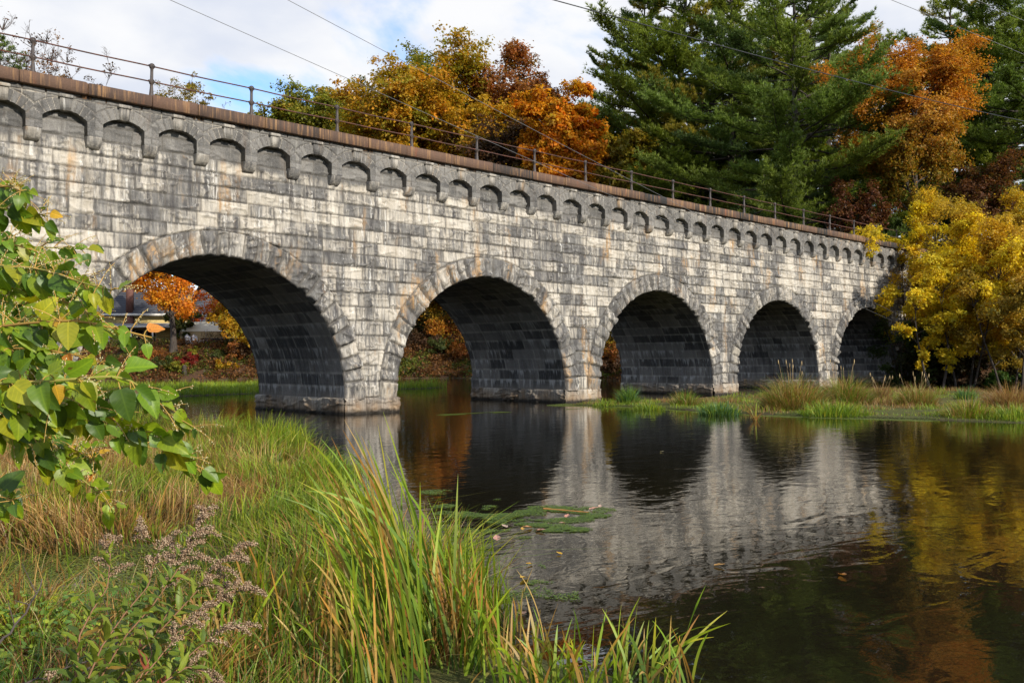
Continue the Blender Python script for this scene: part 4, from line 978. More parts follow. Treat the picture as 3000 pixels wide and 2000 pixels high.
# ------------------------------------------------------------------ grass, reeds and water plants
def blades_arr(r, base, H, az, lean, width, pal_base, pal_tip, nseg=4, curl=1.0, twist=None, tipcol=None, droop=0.0):
    """tapering grass blades: base (N,3), height, azimuth of the lean, lean as a share of the height, width"""
    n = len(base); t = np.linspace(0, 1, nseg+1)[None, :, None]
    hd = np.stack([np.cos(az), np.sin(az), 0*az], -1)[:, None]; H_ = np.asarray(H)[:, None, None]; ln = np.asarray(lean)[:, None, None]
    c = base[:, None]+hd*H_*ln*(.30*t+.70*t**(1.6+curl))+np.array([0, 0, 1.0])*H_*(t-(.22*ln*t**2.4)-np.asarray(droop).reshape(-1, 1, 1)*t**4)
    sa = az+pi/2+(r.normal(0, .9, n) if twist is None else twist)
    s = np.stack([np.cos(sa), np.sin(sa), 0*sa], -1)[:, None]
    w = np.asarray(width)[:, None, None]*(1-t**2.2)*.5*(0.75+.6*t*(1-t))+.0004
    V = np.stack([c-s*w, c+s*w], 2)                       # n, seg+1, 2, 3
    i = np.arange(n)[:, None]*(nseg+1)*2+np.arange(nseg)[None]*2
    F = np.stack([i, i+1, i+3, i+2], -1).reshape(-1, 4)
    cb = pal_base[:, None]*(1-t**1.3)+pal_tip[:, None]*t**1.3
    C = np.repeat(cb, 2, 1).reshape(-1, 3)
    return V.reshape(-1, 3), F, C
def multi(name, parts, mat):
    V = []; F = []; C = []; n = 0
    for v, f, c in parts: V.append(v); F.append(f+n); C.append(c); n += len(v)
    return npmesh(name, np.concatenate(V), np.concatenate(F), MAT[mat], np.concatenate(C))
GREEN = [(4, (.16, .28, .022)), (3, (.23, .33, .025)), (2, (.10, .20, .028)), (1, (.32, .37, .03))]
LIME = [(3, (.29, .36, .018)), (3, (.20, .32, .020)), (1, (.44, .40, .03))]
TAN = [(4, (.46, .28, .085)), (3, (.40, .21, .055)), (2, (.56, .41, .18)), (2, (.28, .12, .04))]
STRAW = [(3, (.52, .34, .10)), (2, (.58, .28, .06)), (1, (.35, .16, .05))]
BLUEG = [(3, (.09, .20, .075)), (2, (.12, .24, .06))]
RBROWN = [(3, (.28, .14, .06)), (2, (.36, .22, .10)), (1, (.2, .1, .05))]

def scatter(r, n, x0, x1, y0, y1, ok):
    out_ = []; tot = 0
    while tot < n:
        x = r.uniform(x0, x1, n); y = r.uniform(y0, y1, n); m = ok(x, y); out_.append(np.stack([x[m], y[m]], -1)); tot += m.sum()
    return np.concatenate(out_)[:n]
def inview(x, y, mg=1.12):
    d = np.stack([x, y+CAM_D, 0*x-CAM_H], -1); Zf = d@FW; Xr = d@RT
    return (Zf > 3) & (np.abs(Xr/np.maximum(Zf, .1)) < .556*mg)

def marsh():
    r = np.random.default_rng(31); parts = []
    def ok(x, y):
        dp = polydist(x, y, POOL); dm = polydist(x, y, MARSH)
        near = (y < -20.8) & (x < 2.6-(y+20.8)*.1)
        return (dm > -.10) & ((dp < -.05) | (r.random(len(x)) < .10*(fbm(x*1.7, y*1.7, 91, 2) > .45))) & inview(x, y) & ~near & (fbm(x*1.3, y*1.3, 5, 2)+dm*.4 > .30) & (r.random(len(x)) < np.clip(14/np.hypot(x, y+CAM_D), .35, 1))
    p = scatter(r, 72000, -9, 12, -22.5, 2.5, ok); n = len(p)
    dm = polydist(p[:, 0], p[:, 1], MARSH); tanf = sst(fbm(p[:, 0]*.55, p[:, 1]*.55, 9, 3)+.25*sst(-(p[:, 0]-3.5), -3, 3)-.22*(1-sst(dm, .2, 1.2))+r.normal(0, .12, n), .37, .60)
    z = terrain_z(p[:, 0], p[:, 1]); base = np.column_stack([p, np.maximum(z, -.05)-.02])
    cn = fbm(p[:, 0]*1.5, p[:, 1]*1.5, 19, 3); H = r.uniform(.12, .40, n)*(.25+1.45*sst(cn, .28, .72))*(1+.25*(1-sst(dm, .2, 1.2)))
    m = (r.random(n) < tanf)[:, None]
    dk = (.62+.75*fbm(p[:, 0]*.9, p[:, 1]*.9, 71, 3))[:, None]; cb = np.where(m, pick_cols(r, TAN, n)*.36, pick_cols(r, GREEN, n)*.36)*dk; ct = np.where(m, pick_cols(r, TAN, n), pick_cols(r, LIME, n))*dk  # blade feet darkened: ambient occlusion painted into the base colour; dk is random tone
    v = r.uniform(.5, 1.5, (n, 1)); az = fbm(p[:, 0]*.9, p[:, 1]*.9, 41, 2)*9+r.normal(0, .9, n)
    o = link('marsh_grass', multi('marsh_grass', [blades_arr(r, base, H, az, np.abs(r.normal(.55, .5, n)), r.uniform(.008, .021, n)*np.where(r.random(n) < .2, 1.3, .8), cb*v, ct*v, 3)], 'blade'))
    tag(o, 'low green and tan marsh grass covering the near wet bank', 'grass', kind='stuff')
    # short growth over the weedy island in the river and the spits behind the bridge
    p = scatter(r, 42000, 26, 56, -27, -.5, lambda x, y: (polydist(x, y, ISLE) > .15) & inview(x, y) & (fbm(x*.7, y*.7, 55, 3) > .36)); n = len(p)
    base = np.column_stack([p, terrain_z(p[:, 0], p[:, 1])-.02]); tn = (fbm(p[:, 0]*.5, p[:, 1]*.5, 77, 3)+r.normal(0, .1, n) > .52)[:, None]
    H = r.uniform(.03, .24, n)*(.12+1.3*sst(fbm(p[:, 0]*.6, p[:, 1]*.6, 27, 3), .3, .75)); v = r.uniform(.7, 1.25, (n, 1))
    o = link('island_grass', multi('island_grass', [blades_arr(r, base, H, r.uniform(0, 6.3, n), np.abs(r.normal(.35, .3, n)), r.uniform(.012, .026, n), np.where(tn, pick_cols(r, TAN, n)*.5, pick_cols(r, GREEN, n)*.7)*v, np.where(tn, pick_cols(r, TAN, n)*.8, pick_cols(r, LIME, n))*v, 3)], 'blade'))
    tag(o, 'short green growth on the low weedy island before the bridge piers', 'grass', kind='stuff')
    p = scatter(r, 22000, 8, 42, 18, 34, lambda x, y: (np.maximum(polydist(x, y, ISLE2), polydist(x, y, ISLE3)) > .05)); n = len(p)
    base = np.column_stack([p, np.maximum(terrain_z(p[:, 0], p[:, 1]), -.02)-.02]); v = r.uniform(.7, 1.25, (n, 1)); g3 = polydist(p[:, 0], p[:, 1], ISLE3) > 0
    H = r.uniform(.25, .75, n)*(.25+1.3*fbm(p[:, 0]*.35, p[:, 1]*.35, 37, 3))*np.where(g3, 1.4, 1)
    o = link('sedge_spit', multi('sedge_spit', [blades_arr(r, base, H, r.uniform(0, 6.3, n), np.abs(r.normal(.4, .3, n)), r.uniform(.02, .04, n), pick_cols(r, GREEN, n)*.8*v, pick_cols(r, LIME, n)*v, 3)], 'blade'))
    tag(o, 'bright green sedge on the low spits behind the bridge', 'grass', kind='stuff')
marsh()

def tussock(seed, n, H, R, spread, pal, pal2, mix, w, dead=.0):
    r = np.random.default_rng(seed); a = r.uniform(0, 2*pi, n); q = r.random(n)**.6*R
    base = np.stack([q*np.cos(a), q*np.sin(a), np.full(n, -.06)], -1); m = (r.random(n) < mix)[:, None]; v = r.uniform(.7, 1.25, (n, 1))
    c = np.where(m, pick_cols(r, pal2, n), pick_cols(r, pal, n))*v
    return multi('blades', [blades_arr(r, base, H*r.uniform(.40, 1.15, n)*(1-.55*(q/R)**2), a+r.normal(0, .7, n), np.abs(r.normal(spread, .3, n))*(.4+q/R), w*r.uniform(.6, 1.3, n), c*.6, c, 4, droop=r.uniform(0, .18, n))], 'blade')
IG = 'grass tussocks on the weedy island'
for i, (dx, dy, H, R, sp, pa, pb, mx, n, w, lab) in enumerate([
    (1442, 927, 1.0, .42, .5, GREEN, BLUEG, .5, 700, .020, 'green reedy tussock at the left tip of the island near the second pier'),
    (1574, 930, .85, .55, .55, GREEN, TAN, .35, 700, .020, 'green and tan tussock before the third pier'),
    (1652, 948, .62, .75, .55, BLUEG, GREEN, .4, 500, .028, 'low blue green tussock at the water edge below the third arch'),
    (1822, 940, 1.55, 1.05, .62, TAN, GREEN, .40, 2400, .018, 'biggest tan tussock with a green base before the fourth arch'),
    (1940, 926, 1.45, .95, .62, TAN, GREEN, .50, 2200, .018, 'large tan and green tussock with tall seed stalks before the fourth pier'),
    (2022, 918, 1.0, .5, .45, RBROWN, TAN, .4, 500, .018, 'thin reddish brown tussock right of the two large ones'),
    (2106, 930, 1.1, .7, .6, TAN, GREEN, .35, 1300, .018, 'tan tussock with green tips below the last arch'),
    (2228, 958, .85, .75, .50, LIME, TAN, .35, 900, .020, 'round yellow green tussock at the front edge of the island'),
    (2218, 916, .80, .45, .45, BLUEG, GREEN, .3, 300, .032, 'small blue green tussock before the dark inlet'),
    (2322, 935, 1.15, .9, .6, TAN, RBROWN, .35, 1500, .018, 'large tan tussock at the right edge of the view'),
    (2335, 962, .70, .9, .55, LIME, GREEN, .4, 700, .022, 'low lime green tussock at the right front edge of the island'),
    (1915, 952, .72, 1.1, .45, LIME, GREEN, .5, 800, .026, 'bright green iris like tussock below the fourth pier tussock'),
    (1735, 962, .75, .10, .55, LIME, STRAW, .4, 14, .034, 'few pale blades standing alone in the water before the island'),
    (2160, 905, .75, .25, .35, LIME, GREEN, .4, 60, .03, 'little upright green tuft at the edge of the dark inlet'),
    (1490, 938, .45, .6, .5, LIME, GREEN, .4, 400, .02, 'low yellow green tussock right of the leftmost island tussock'),
    (1395, 930, .35, .6, .5, LIME, GREEN, .4, 260, .02, 'low wet tussock on the mossy left tip of the island')]):
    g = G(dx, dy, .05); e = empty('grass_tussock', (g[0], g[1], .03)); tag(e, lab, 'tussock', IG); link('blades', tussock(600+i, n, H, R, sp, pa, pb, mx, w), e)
    if i in (3, 4, 5, 6):
        mb = MB(); r = np.random.default_rng(i)
        for k in range(7):
            a = r.uniform(0, 6.3); q = R*.5*r.random(); b = np.array([q*cos(a), q*sin(a), 0]); t = b+np.array([cos(a)*.3, sin(a)*.3, H*r.uniform(.9, 1.25)])
            mb.tube([b, (b+t)/2-np.array([cos(a), sin(a), 0])*.05, t], [.008, .006, .004], 3, (.42, .30, .14)); mb.tube([t-np.array([0, 0, .16]), t-np.array([0, 0, .08]), t], [.006, .016, .004], 4, (.45, .33, .17))
        mb.build('seed_stalks', MAT['fine'], e)
# edge tussocks of the marsh, behind and left of the reeds
for i, (dx, dy, H, R, sp, pa, pb, mx, n, w, lab) in enumerate([
    (520, 1010, .62, .75, .42, GREEN, TAN, .35, 1500, .010, 'green tussock at the far point of the near marsh'),
    (745, 1085, .55, .60, .50, GREEN, LIME, .4, 1300, .010, 'green tussock on the marsh edge left of the tall reeds'),
    (470, 1000, .60, .60, .4, TAN, GREEN, .5, 1000, .010, 'tan tussock beside the far point of the near marsh'),
    (660, 1055, .42, .7, .45, GREEN, TAN, .4, 1200, .010, 'low green tussock at the middle of the marsh edge')]):
    g = G(dx, dy, .05); e = empty('grass_tussock', (g[0], g[1], .02)); tag(e, lab, 'tussock', 'grass tussocks on the near marsh'); link('blades', tussock(640+i, n, H, R, sp, pa, pb, mx, w), e)

def curve_blades(r, B, T, bow, width, cb, ct, nseg=9, side=None):
    """long leaves from base point B to tip T, bowed; flat ribbons with a slight keel"""
    n = len(B); t = np.linspace(0, 1, nseg+1)[None, :, None]
    d = T-B; L = np.linalg.norm(d, axis=1)[:, None, None]
    upv = np.array([0, 0, 1.0]); hor = d.copy(); hor[:, 2] = 0
    ctrl = B+d*.5+upv*(np.asarray(bow)*np.linalg.norm(hor, axis=1))[:, None]-hor*(.28*np.sign(bow))[:, None]
    c = B[:, None]*(1-t)**2+ctrl[:, None]*2*t*(1-t)+T[:, None]*t**2
    tan = unit(np.gradient(c, axis=1)); view = np.tile(FW, (n, 1))+r.normal(0, .75, (n, 3)); s = unit(np.cross(tan, view[:, None]))
    w = np.asarray(width)[:, None, None]*.5*np.minimum(1, .7+1.2*t)*(1-t**5.5)+.0005
    V = np.stack([c-s*w, c+s*w], 2); i = np.arange(n)[:, None]*(nseg+1)*2+np.arange(nseg)[None]*2
    F = np.stack([i, i+1, i+3, i+2], -1).reshape(-1, 4); tt = sst(t, .25, 1.0)
    return V.reshape(-1, 3), F, np.repeat(cb[:, None]*(1-tt)+ct[:, None]*tt, 2, 1).reshape(-1, 3)
def reed_clump(seed, bases, tips, zj, nrand, label, wid=(.009, .019), straw=.13, group='reed clumps at the near water edge', name='reed_clump'):
    """bases and tips: (dx, dy) of hero leaves; nrand more leaves interpolated between them"""
    r = np.random.default_rng(seed); bg = np.array([G(*b) for b in bases]); ctr = bg.mean(0)
    B = []; T = []
    for i in range(len(bases)+nrand):
        if i < len(bases): k = i; b = bg[k]; t = P(*tips[k], (b-EYE)@FW+zj*r.uniform(-.5, .5))
        else:
            k, k2 = r.integers(len(bases), size=2); f = r.random(); b = bg[k]*(1-f)+bg[k2]*f+np.append(r.normal(0, .10, 2), 0)
            Zb = (b-EYE)@FW; tx = np.array(tips[k])*(1-f)+np.array(tips[k2])*f; t = P(tx[0]+r.normal(0, 26), tx[1]+abs(r.normal(0, 1))*r.choice([40, 110, 220])*(6.5/Zb)+10, Zb+zj*r.uniform(-1, 1))
            if t[2] < .22: t[2] = .22+.3*r.random()
        B.append(b-np.array([0, 0, .06])); T.append(t)
    B = np.array(B)-ctr; T = np.array(T)-ctr; n = len(B); e = empty(name, ctr); tag(e, label, 'reeds', group)
    dry = r.random(n) < straw; v = r.uniform(.7, 1.2, (n, 1)); bow = np.where(r.random(n) < .75, r.uniform(.02, .35, n), r.uniform(.4, .9, n))
    halfdry = (r.random(n) < .24)[:, None]
    gb = pick_cols(r, GREEN, n)*.72*v; gt = np.where(halfdry, pick_cols(r, STRAW, n), pick_cols(r, LIME, n))*v
    W = r.uniform(*wid, n)
    for nm, m in (('green_leaves', ~dry), ('dry_leaves', dry)):
        if m.sum() < 2: continue
        cb, ct = (gb, gt) if nm == 'green_leaves' else (pick_cols(r, STRAW, n)*.75*v, pick_cols(r, STRAW, n)*v)
        link(nm, multi(nm, [curve_blades(r, B[m], T[m], bow[m], W[m], cb[m], ct[m])], 'blade'), e)
    return e
reed_clump(700, [(905, 1520), (930, 1500), (960, 1480), (985, 1500), (940, 1470), (1000, 1470), (1015, 1520), (960, 1560), (880, 1540), (990, 1560), (1040, 1520), (905, 1480), (1060, 1500), (1070, 1560), (900, 1600), (850, 1560), (1000, 1620), (950, 1610), (900, 1500), (920, 1490), (945, 1510), (960, 1500), (935, 1530), (890, 1500)],
           [(690, 1000), (735, 1005), (790, 962), (786, 985), (830, 1000), (880, 945), (902, 1060), (810, 1050), (700, 1075), (690, 1120), (1052, 1088), (745, 1075), (985, 1170), (1075, 1220), (770, 1090), (715, 1180), (860, 1130), (930, 1190), (715, 1020), (760, 1002), (815, 985), (845, 1010), (868, 975), (735, 1040)],
           .5, 140, 'tallest clump of long green and straw reed leaves leaning left over the water')
reed_clump(701, [(1030, 1480), (1060, 1500), (1090, 1480), (1080, 1530), (1040, 1540), (1100, 1560), (1020, 1440)], [(990, 1230), (1020, 1180), (1050, 1240), (1095, 1260), (970, 1280), (1110, 1330), (1060, 1200)], .4, 100,
           'shorter dense reed clump on the right flank of the tallest reeds', straw=.3)
reed_clump(702, [(620, 1500), (650, 1480), (690, 1500), (580, 1520), (720, 1540), (660, 1560), (560, 1540), (740, 1500)], [(600, 1190), (655, 1260), (700, 1230), (560, 1280), (745, 1250), (620, 1300), (520, 1330), (690, 1300)], .5, 100,
           'bright green reed clump left of the tallest reeds behind the goldenrod', straw=.22)
reed_clump(703, [(820, 1600), (780, 1590), (860, 1620), (740, 1620), (800, 1640), (900, 1640)], [(760, 1300), (720, 1340), (830, 1260), (650, 1390), (745, 1240), (860, 1330)], .4, 80,
           'nearest reed clump at the bottom edge below the tallest reeds', straw=.25)
reed_clump(704, [(1150, 1600), (1200, 1590), (1250, 1600), (1320, 1600), (1180, 1640), (1290, 1640)], [(1140, 1350), (1195, 1430), (1215, 1480), (1290, 1440), (1120, 1440), (1345, 1470)], .3, 70,
           'low sparse green reeds at the bottom edge right of the tallest reeds', straw=.3)
reed_clump(705, [(1400, 1600), (1440, 1610), (1480, 1600), (1530, 1620), (1370, 1620), (1590, 1620)], [(1470, 1370), (1400, 1470), (1490, 1500), (1560, 1520), (1365, 1490), (1620, 1540)], .3, 55,
           'thin reeds at the bottom edge with one tall pale blade', straw=.3)
reed_clump(706, [(1490, 1545), (1495, 1548), (1488, 1550), (1500, 1546), (1484, 1543)], [(1678, 1430), (1655, 1436), (1600, 1470), (1560, 1440), (1640, 1462)], .15, 3,
           'single bent reed with a fan of blue green leaves over the dark water', (.012, .018), .0, name='bent_reed')
reed_clump(707, [(460, 1560), (500, 1580), (520, 1540), (550, 1600), (480, 1600), (430, 1600), (590, 1590)], [(440, 1330), (520, 1310), (560, 1400), (500, 1400), (600, 1380), (410, 1420), (640, 1440)], .4, 90,
           'straw and green reeds at the bottom edge below the goldenrod seed heads', straw=.55)
reed_clump(708, [(1165, 1440), (1190, 1450), (1175, 1460), (1210, 1500)], [(1150, 1345), (1178, 1370), (1190, 1400), (1188, 1375)], .1, 6, 'few upright blades in open water right of the reeds', (.008, .012), .3)

# ------------------------------------------------------------------ knotweed at the left edge
def shaped_leaves(r, p, d, nrm, L, wr, prof, cols, fold=.22, droop=.25, nu=5, nv=9):
    """broad curved leaves as small grids with leaf coordinates for the veins"""
    n = len(p); d = unit(d); s = unit(np.cross(d, nrm)); nn = np.cross(s, d)
    v = np.linspace(0, 1, nv); u = np.linspace(-1, 1, nu); w = prof(v)
    L = np.asarray(L)[:, None, None, None]; uu = u[None, None, :, None]; vv = v[None, :, None, None]; ww = w[None, :, None, None]
    dr = (np.asarray(droop)*np.ones(n))[:, None, None, None]; fo = (np.asarray(fold)*np.ones(n))[:, None, None, None]
    wave = .035*np.sin(vv*14+uu*3+r.uniform(0, 6, n)[:, None, None, None])*np.abs(uu)
    pos = p[:, None, None]+d[:, None, None]*L*vv*(1-.2*dr*vv)+s[:, None, None]*L*wr*ww*uu+nn[:, None, None]*L*(fo*np.abs(uu)*ww*wr*1.6-dr*vv**2+wave*ww)
    b = gridfaces(nv, nu); F = (np.arange(n)[:, None, None]*nv*nu+b[None]).reshape(-1, 4)
    uv = np.stack([np.broadcast_to(uu[..., 0]*ww[..., 0], (n, nv, nu)), np.broadcast_to(vv[..., 0], (n, nv, nu))], -1).reshape(-1, 2)
    C = np.repeat(cols, nv*nu, 0)
    return pos.reshape(-1, 3), F, C, uv
ovate = lambda v: np.clip(1.75*(np.maximum(v, 0)+.015)**.34*np.maximum(1-v, 0)**.80*(1-.22*v), 0, 1)
lance = lambda v: np.clip(np.sin(pi*np.clip(v, 0, 1)**.8)**.9, 0, 1)
def knotweed():
    r = np.random.default_rng(91); root = G(-330, 1500); root[2] = TZ(root[0], root[1])
    e = empty('knotweed', root); tag(e, 'broad leaved knotweed bush with sprays of tiny cream flowers reaching in from the left', 'shrub')
    sprays = [([(-200, 520), (-60, 470), (10, 478), (60, 488), (112, 497)], 2.45), ([(-160, 450), (-40, 432), (20, 428), (50, 440)], 2.6), ([(-220, 660), (-80, 600), (0, 612), (100, 618), (190, 650), (262, 668)], 2.25),
              ([(-220, 790), (-80, 760), (60, 742), (180, 735), (300, 763), (352, 776)], 2.35), ([(-220, 860), (-60, 880), (60, 880), (170, 870), (280, 862), (340, 900), (400, 955), (432, 990)], 2.2),
              ([(-220, 960), (-80, 930), (100, 925), (200, 930), (330, 1000), (420, 1050), (495, 1112)], 2.15), ([(-200, 880), (-60, 910), (40, 985), (130, 1055), (220, 1125), (268, 1180)], 2.4),
              ([(-200, 1080), (-100, 1110), (-20, 1128), (30, 1150)], 2.3), ([(-200, 720), (-60, 690), (60, 700), (150, 720), (230, 745)], 2.6), ([(-200, 820), (-40, 800), (90, 800), (200, 820), (270, 850)], 2.65),
              ([(-200, 560), (-80, 560), (20, 560), (80, 590)], 2.7), ([(-160, 900), (0, 890), (120, 900), (210, 960), (280, 1000), (350, 1030)], 2.55), ([(-160, 640), (-60, 640), (40, 660), (120, 700)], 2.75),
              ([(-160, 1000), (-20, 980), (80, 990), (170, 1030), (220, 1060)], 2.6), ([(-180, 760), (-60, 780), (40, 830), (120, 850)], 2.8)]
    for k in range(16):
        x0 = -220; y0 = 540+k*31; x1 = r.uniform(60, 250); sprays.append(([(x0, y0), ((x0+x1)/2-20, y0-25+r.uniform(-20, 20)), (x1, y0+r.uniform(-20, 60))], r.uniform(2.5, 3.0)))
    st = MB(); fl = MB(); LP = []; LD = []; LN = []; LL = []
    octa = np.array([[1, 0, 0], [-1, 0, 0], [0, 1, 0], [0, -1, 0], [0, 0, 1], [0, 0, -1]], float); of = np.array([[0, 2, 4], [2, 1, 4], [1, 3, 4], [3, 0, 4], [2, 0, 5], [1, 2, 5], [3, 1, 5], [0, 3, 5]])
    for si, (pts, Z0) in enumerate(sprays):
        pts = np.array(pts, float); m = len(pts); tq = np.linspace(0, m-1, 40)
        px = np.interp(tq, range(m), pts[:, 0]); py = np.interp(tq, range(m), pts[:, 1]); k = np.ones(5)/5
        px = np.convolve(np.pad(px, 2, 'edge'), k, 'valid'); py = np.convolve(np.pad(py, 2, 'edge'), k, 'valid')
        zz = Z0+.22*np.sin(np.linspace(0, 2.2, 40)+si)-.1
        pt = np.array([P(a, b, c) for a, b, c in zip(px, py, zz)])-root
        st.tube(pt, np.linspace(.0045, .0014, 40), 6, (.36, .22, .05) if si % 2 else (.25, .24, .05))
        cum = np.concatenate([[0], np.cumsum(np.linalg.norm(np.diff(pt, axis=0), axis=1))]); s = .03; side = 1
        while s < cum[-1]:
            q = np.array([np.interp(s, cum, pt[:, c]) for c in range(3)]); j = min(np.searchsorted(cum, s), 39); tg = unit(pt[j]-pt[j-1])
            frac = s/cum[-1]
            for rep in range(2 if r.random() < .68 else 1):
                sd = unit(np.cross(tg, -FW))*side
                d = unit(tg*r.uniform(.1, .7)+sd*r.uniform(.1, .8)+np.array([0, 0, -.85])*r.uniform(.35, 1.0)+r.normal(0, .22, 3)+RT*.15)
                pet = q+unit(d+np.array([0, 0, .5]))*.016+r.normal(0, .006, 3)
                st.tube([q, (q+pet)/2+np.array([0, 0, .003]), pet], [.0016, .0014, .0012], 4, (.40, .26, .06))
                LP.append(pet); LD.append(d); LN.append(unit(-FW*r.uniform(.5, 1.2)+np.array([0, 0, 1])*r.uniform(.1, .9)+r.normal(0, .32, 3))); LL.append(r.uniform(.040, .074)*(1 if frac < .8 else .72)); side = -side
            if r.random() < .62:
                for w in range(r.integers(2, 4)):
                    fd = unit(np.array([0, 0, 1])*r.uniform(.2, 1)+RT*r.uniform(-.4, .9)+r.normal(0, .45, 3)); ln = r.uniform(.04, .10); fp = np.array([q+fd*ln*x+np.array([0, 0, -.25])*ln*x*x for x in np.linspace(0, 1, 5)])
                    st.tube(fp, [.0011, .001, .0009, .0008, .0006], 3, (.50, .30, .08))
                    for z in range(r.integers(6, 12)):
                        u = r.uniform(.2, 1.05); c = q+fd*ln*u+np.array([0, 0, -.25])*ln*u*u+r.normal(0, .0022, 3)+np.array([0, 0, -.002]); sz = r.uniform(.0010, .0020)
                        fl.add(octa*np.array([sz, sz, sz*1.6])+c, of, np.array((.52, .46, .24))*r.uniform(.7, 1.15))
            s += r.uniform(.017, .034)
    # canes rising from the root out of view
    for (tx, ty, tz) in [(-190, 520, 2.6), (-200, 800, 2.4), (-210, 930, 2.3), (-180, 650, 2.7)]:
        t = P(tx, ty, tz)-root; b = r.normal(0, .12, 3)*np.array([1, 1, 0]); mid = b*.4+t*.6+np.array([0, 0, .25])-RT*.12
        u = np.linspace(0, 1, 14)[:, None]; st.tube(b*(1-u)**2+mid*2*u*(1-u)+t*u**2, np.linspace(.012, .005, 14), 7, (.20, .15, .05))
    n = len(LP); LP, LD, LN, LL = map(np.array, (LP, LD, LN, LL)); print('knotweed leaves', n)
    pal = [(5, (.23, .32, .016)), (4, (.15, .26, .016)), (3, (.075, .15, .018)), (1.6, (.38, .39, .022)), (.28, (.54, .33, .03)), (.12, (.56, .22, .04))]
    V, F, C, uv = shaped_leaves(r, LP, LD, LN, LL, .42, ovate, pick_cols(r, pal, n)*r.uniform(.75, 1.2, (n, 1)), r.uniform(.05, .35, n), r.uniform(.02, .38, n))
    link('leaves', npmesh('leaves', V, F, MAT['knot'], C, True, uv), e); st.build('stems', MAT['fine'], e, True); fl.build('flowers', MAT['fine'], e)
knotweed()

# ------------------------------------------------------------------ goldenrod gone to seed
def goldenrod(i, pts, Z0, label, nb=7, Zt=None):
    r = np.random.default_rng(800+i); pts = np.array(pts, float); m = len(pts); tq = np.linspace(0, m-1, 30)
    px = np.interp(tq, range(m), pts[:, 0]); py = np.interp(tq, range(m), pts[:, 1]); pt = np.array([P(a, b, c) for a, b, c in zip(px, py, np.linspace(Z0, Zt or Z0+.25, 30))])
    low = pt[0].copy(); d0 = unit(pt[1]-pt[0]); 
    g = low-d0*((low[2]-.16)/max(d0[2], .25)); root = np.array([g[0], g[1], max(.1, TZ(g[0], g[1]))]); pt = np.vstack([[root], [(root+low)/2], pt])-root
    e = empty('goldenrod', root); tag(e, label, 'wildflower', 'goldenrod stems gone to seed')
    st = MB(); st.tube(pt, np.linspace(.0040, .0014, len(pt)), 6, (.24, .125, .07)); 
    cum = np.concatenate([[0], np.cumsum(np.linalg.norm(np.diff(pt, axis=0), axis=1))]); tot = cum[-1]
    LP = []; LD = []; LN = []; LL = []; s = .15*tot; k = 0
    def atS(s):
        q = np.array([np.interp(s, cum, pt[:, c]) for c in range(3)]); j = min(max(np.searchsorted(cum, s), 1), len(pt)-1); return q, unit(pt[j]-pt[j-1])
    while s < tot*.93:
        q, tg = atS(s); a = k*2.4+r.uniform(-.3, .3); x = unit(np.cross(tg, [0.3, .2, 1])); y = np.cross(tg, x); rad = x*cos(a)+y*sin(a)
        f = s/tot; L = (.12 if f > .2 else .085)*(1-.55*sst(f, .55, 1))*r.uniform(.75, 1.15); d = unit(tg*r.uniform(.5, .95)+rad*.85)
        LP.append(q); LD.append(d); LN.append(unit(tg*.5-rad*.4+np.array([0, 0, .6])-FW*.5+r.normal(0, .2, 3))); LL.append(L); s += r.uniform(.012, .021); k += 1
    octa = np.array([[1, 0, 0], [-1, 0, 0], [0, 1, 0], [0, -1, 0], [0, 0, 1], [0, 0, -1]], float); of = np.array([[0, 2, 4], [2, 1, 4], [1, 3, 4], [3, 0, 4], [2, 0, 5], [1, 2, 5], [3, 1, 5], [0, 3, 5]])
    nb = int(nb*1.35)
    for b in range(nb):
        sh = MB()
        q, tg = atS(tot*(.80+.20*(b+.5)/nb)); bd = unit(tg*.7+RT*r.uniform(-.5, .9)+np.array([0, 0, 1])*r.uniform(-.1, .6)+r.normal(0, .35, 3)); ln = r.uniform(.06, .13)*(1.15-.4*b/nb); u = np.linspace(0, 1, 7)[:, None]
        cv = q+bd*ln*u+np.array([0, 0, -.45])*ln*u**2; st.tube(cv, np.linspace(.0018, .0009, 7), 4, (.25, .15, .09))
        for z in range(int(ln*1500)):
            w = r.uniform(.12, 1.03); c = q+bd*ln*w+np.array([0, 0, -.45])*ln*w*w+r.normal(0, 1, 3)*.0068*(1.2-.5*w); sz = r.uniform(.0018, .0044); cc = np.array(((.33, .22, .135), (.14, .09, .055), (.47, .36, .24))[r.choice(3, p=[.5, .3, .2])])
            Rm = Euler(r.uniform(0, 6, 3)).to_matrix(); sh.add((octa*np.array([sz, sz*.75, sz*1.1]))@np.array(Rm)+c, of, cc)
        sh.build('seed_plume', MAT['fine'], e)
    n = len(LP); LP, LD, LN, LL = map(np.array, (LP, LD, LN, LL)); pal = [(4, (.14, .20, .022)), (3, (.19, .235, .026)), (2, (.09, .14, .022)), (.6, (.28, .18, .03)), (.3, (.3, .08, .04))]
    V, F, C, uv = shaped_leaves(r, LP, LD, LN, LL, .135, lance, pick_cols(r, pal, n)*r.uniform(.75, 1.2, (n, 1)), .25, r.uniform(.0, .5, n), 3, 8)
    link('leaves', npmesh('leaves', V, F, MAT['gold'], C, True, uv), e); st.build('stem', MAT['fine'], e, True)
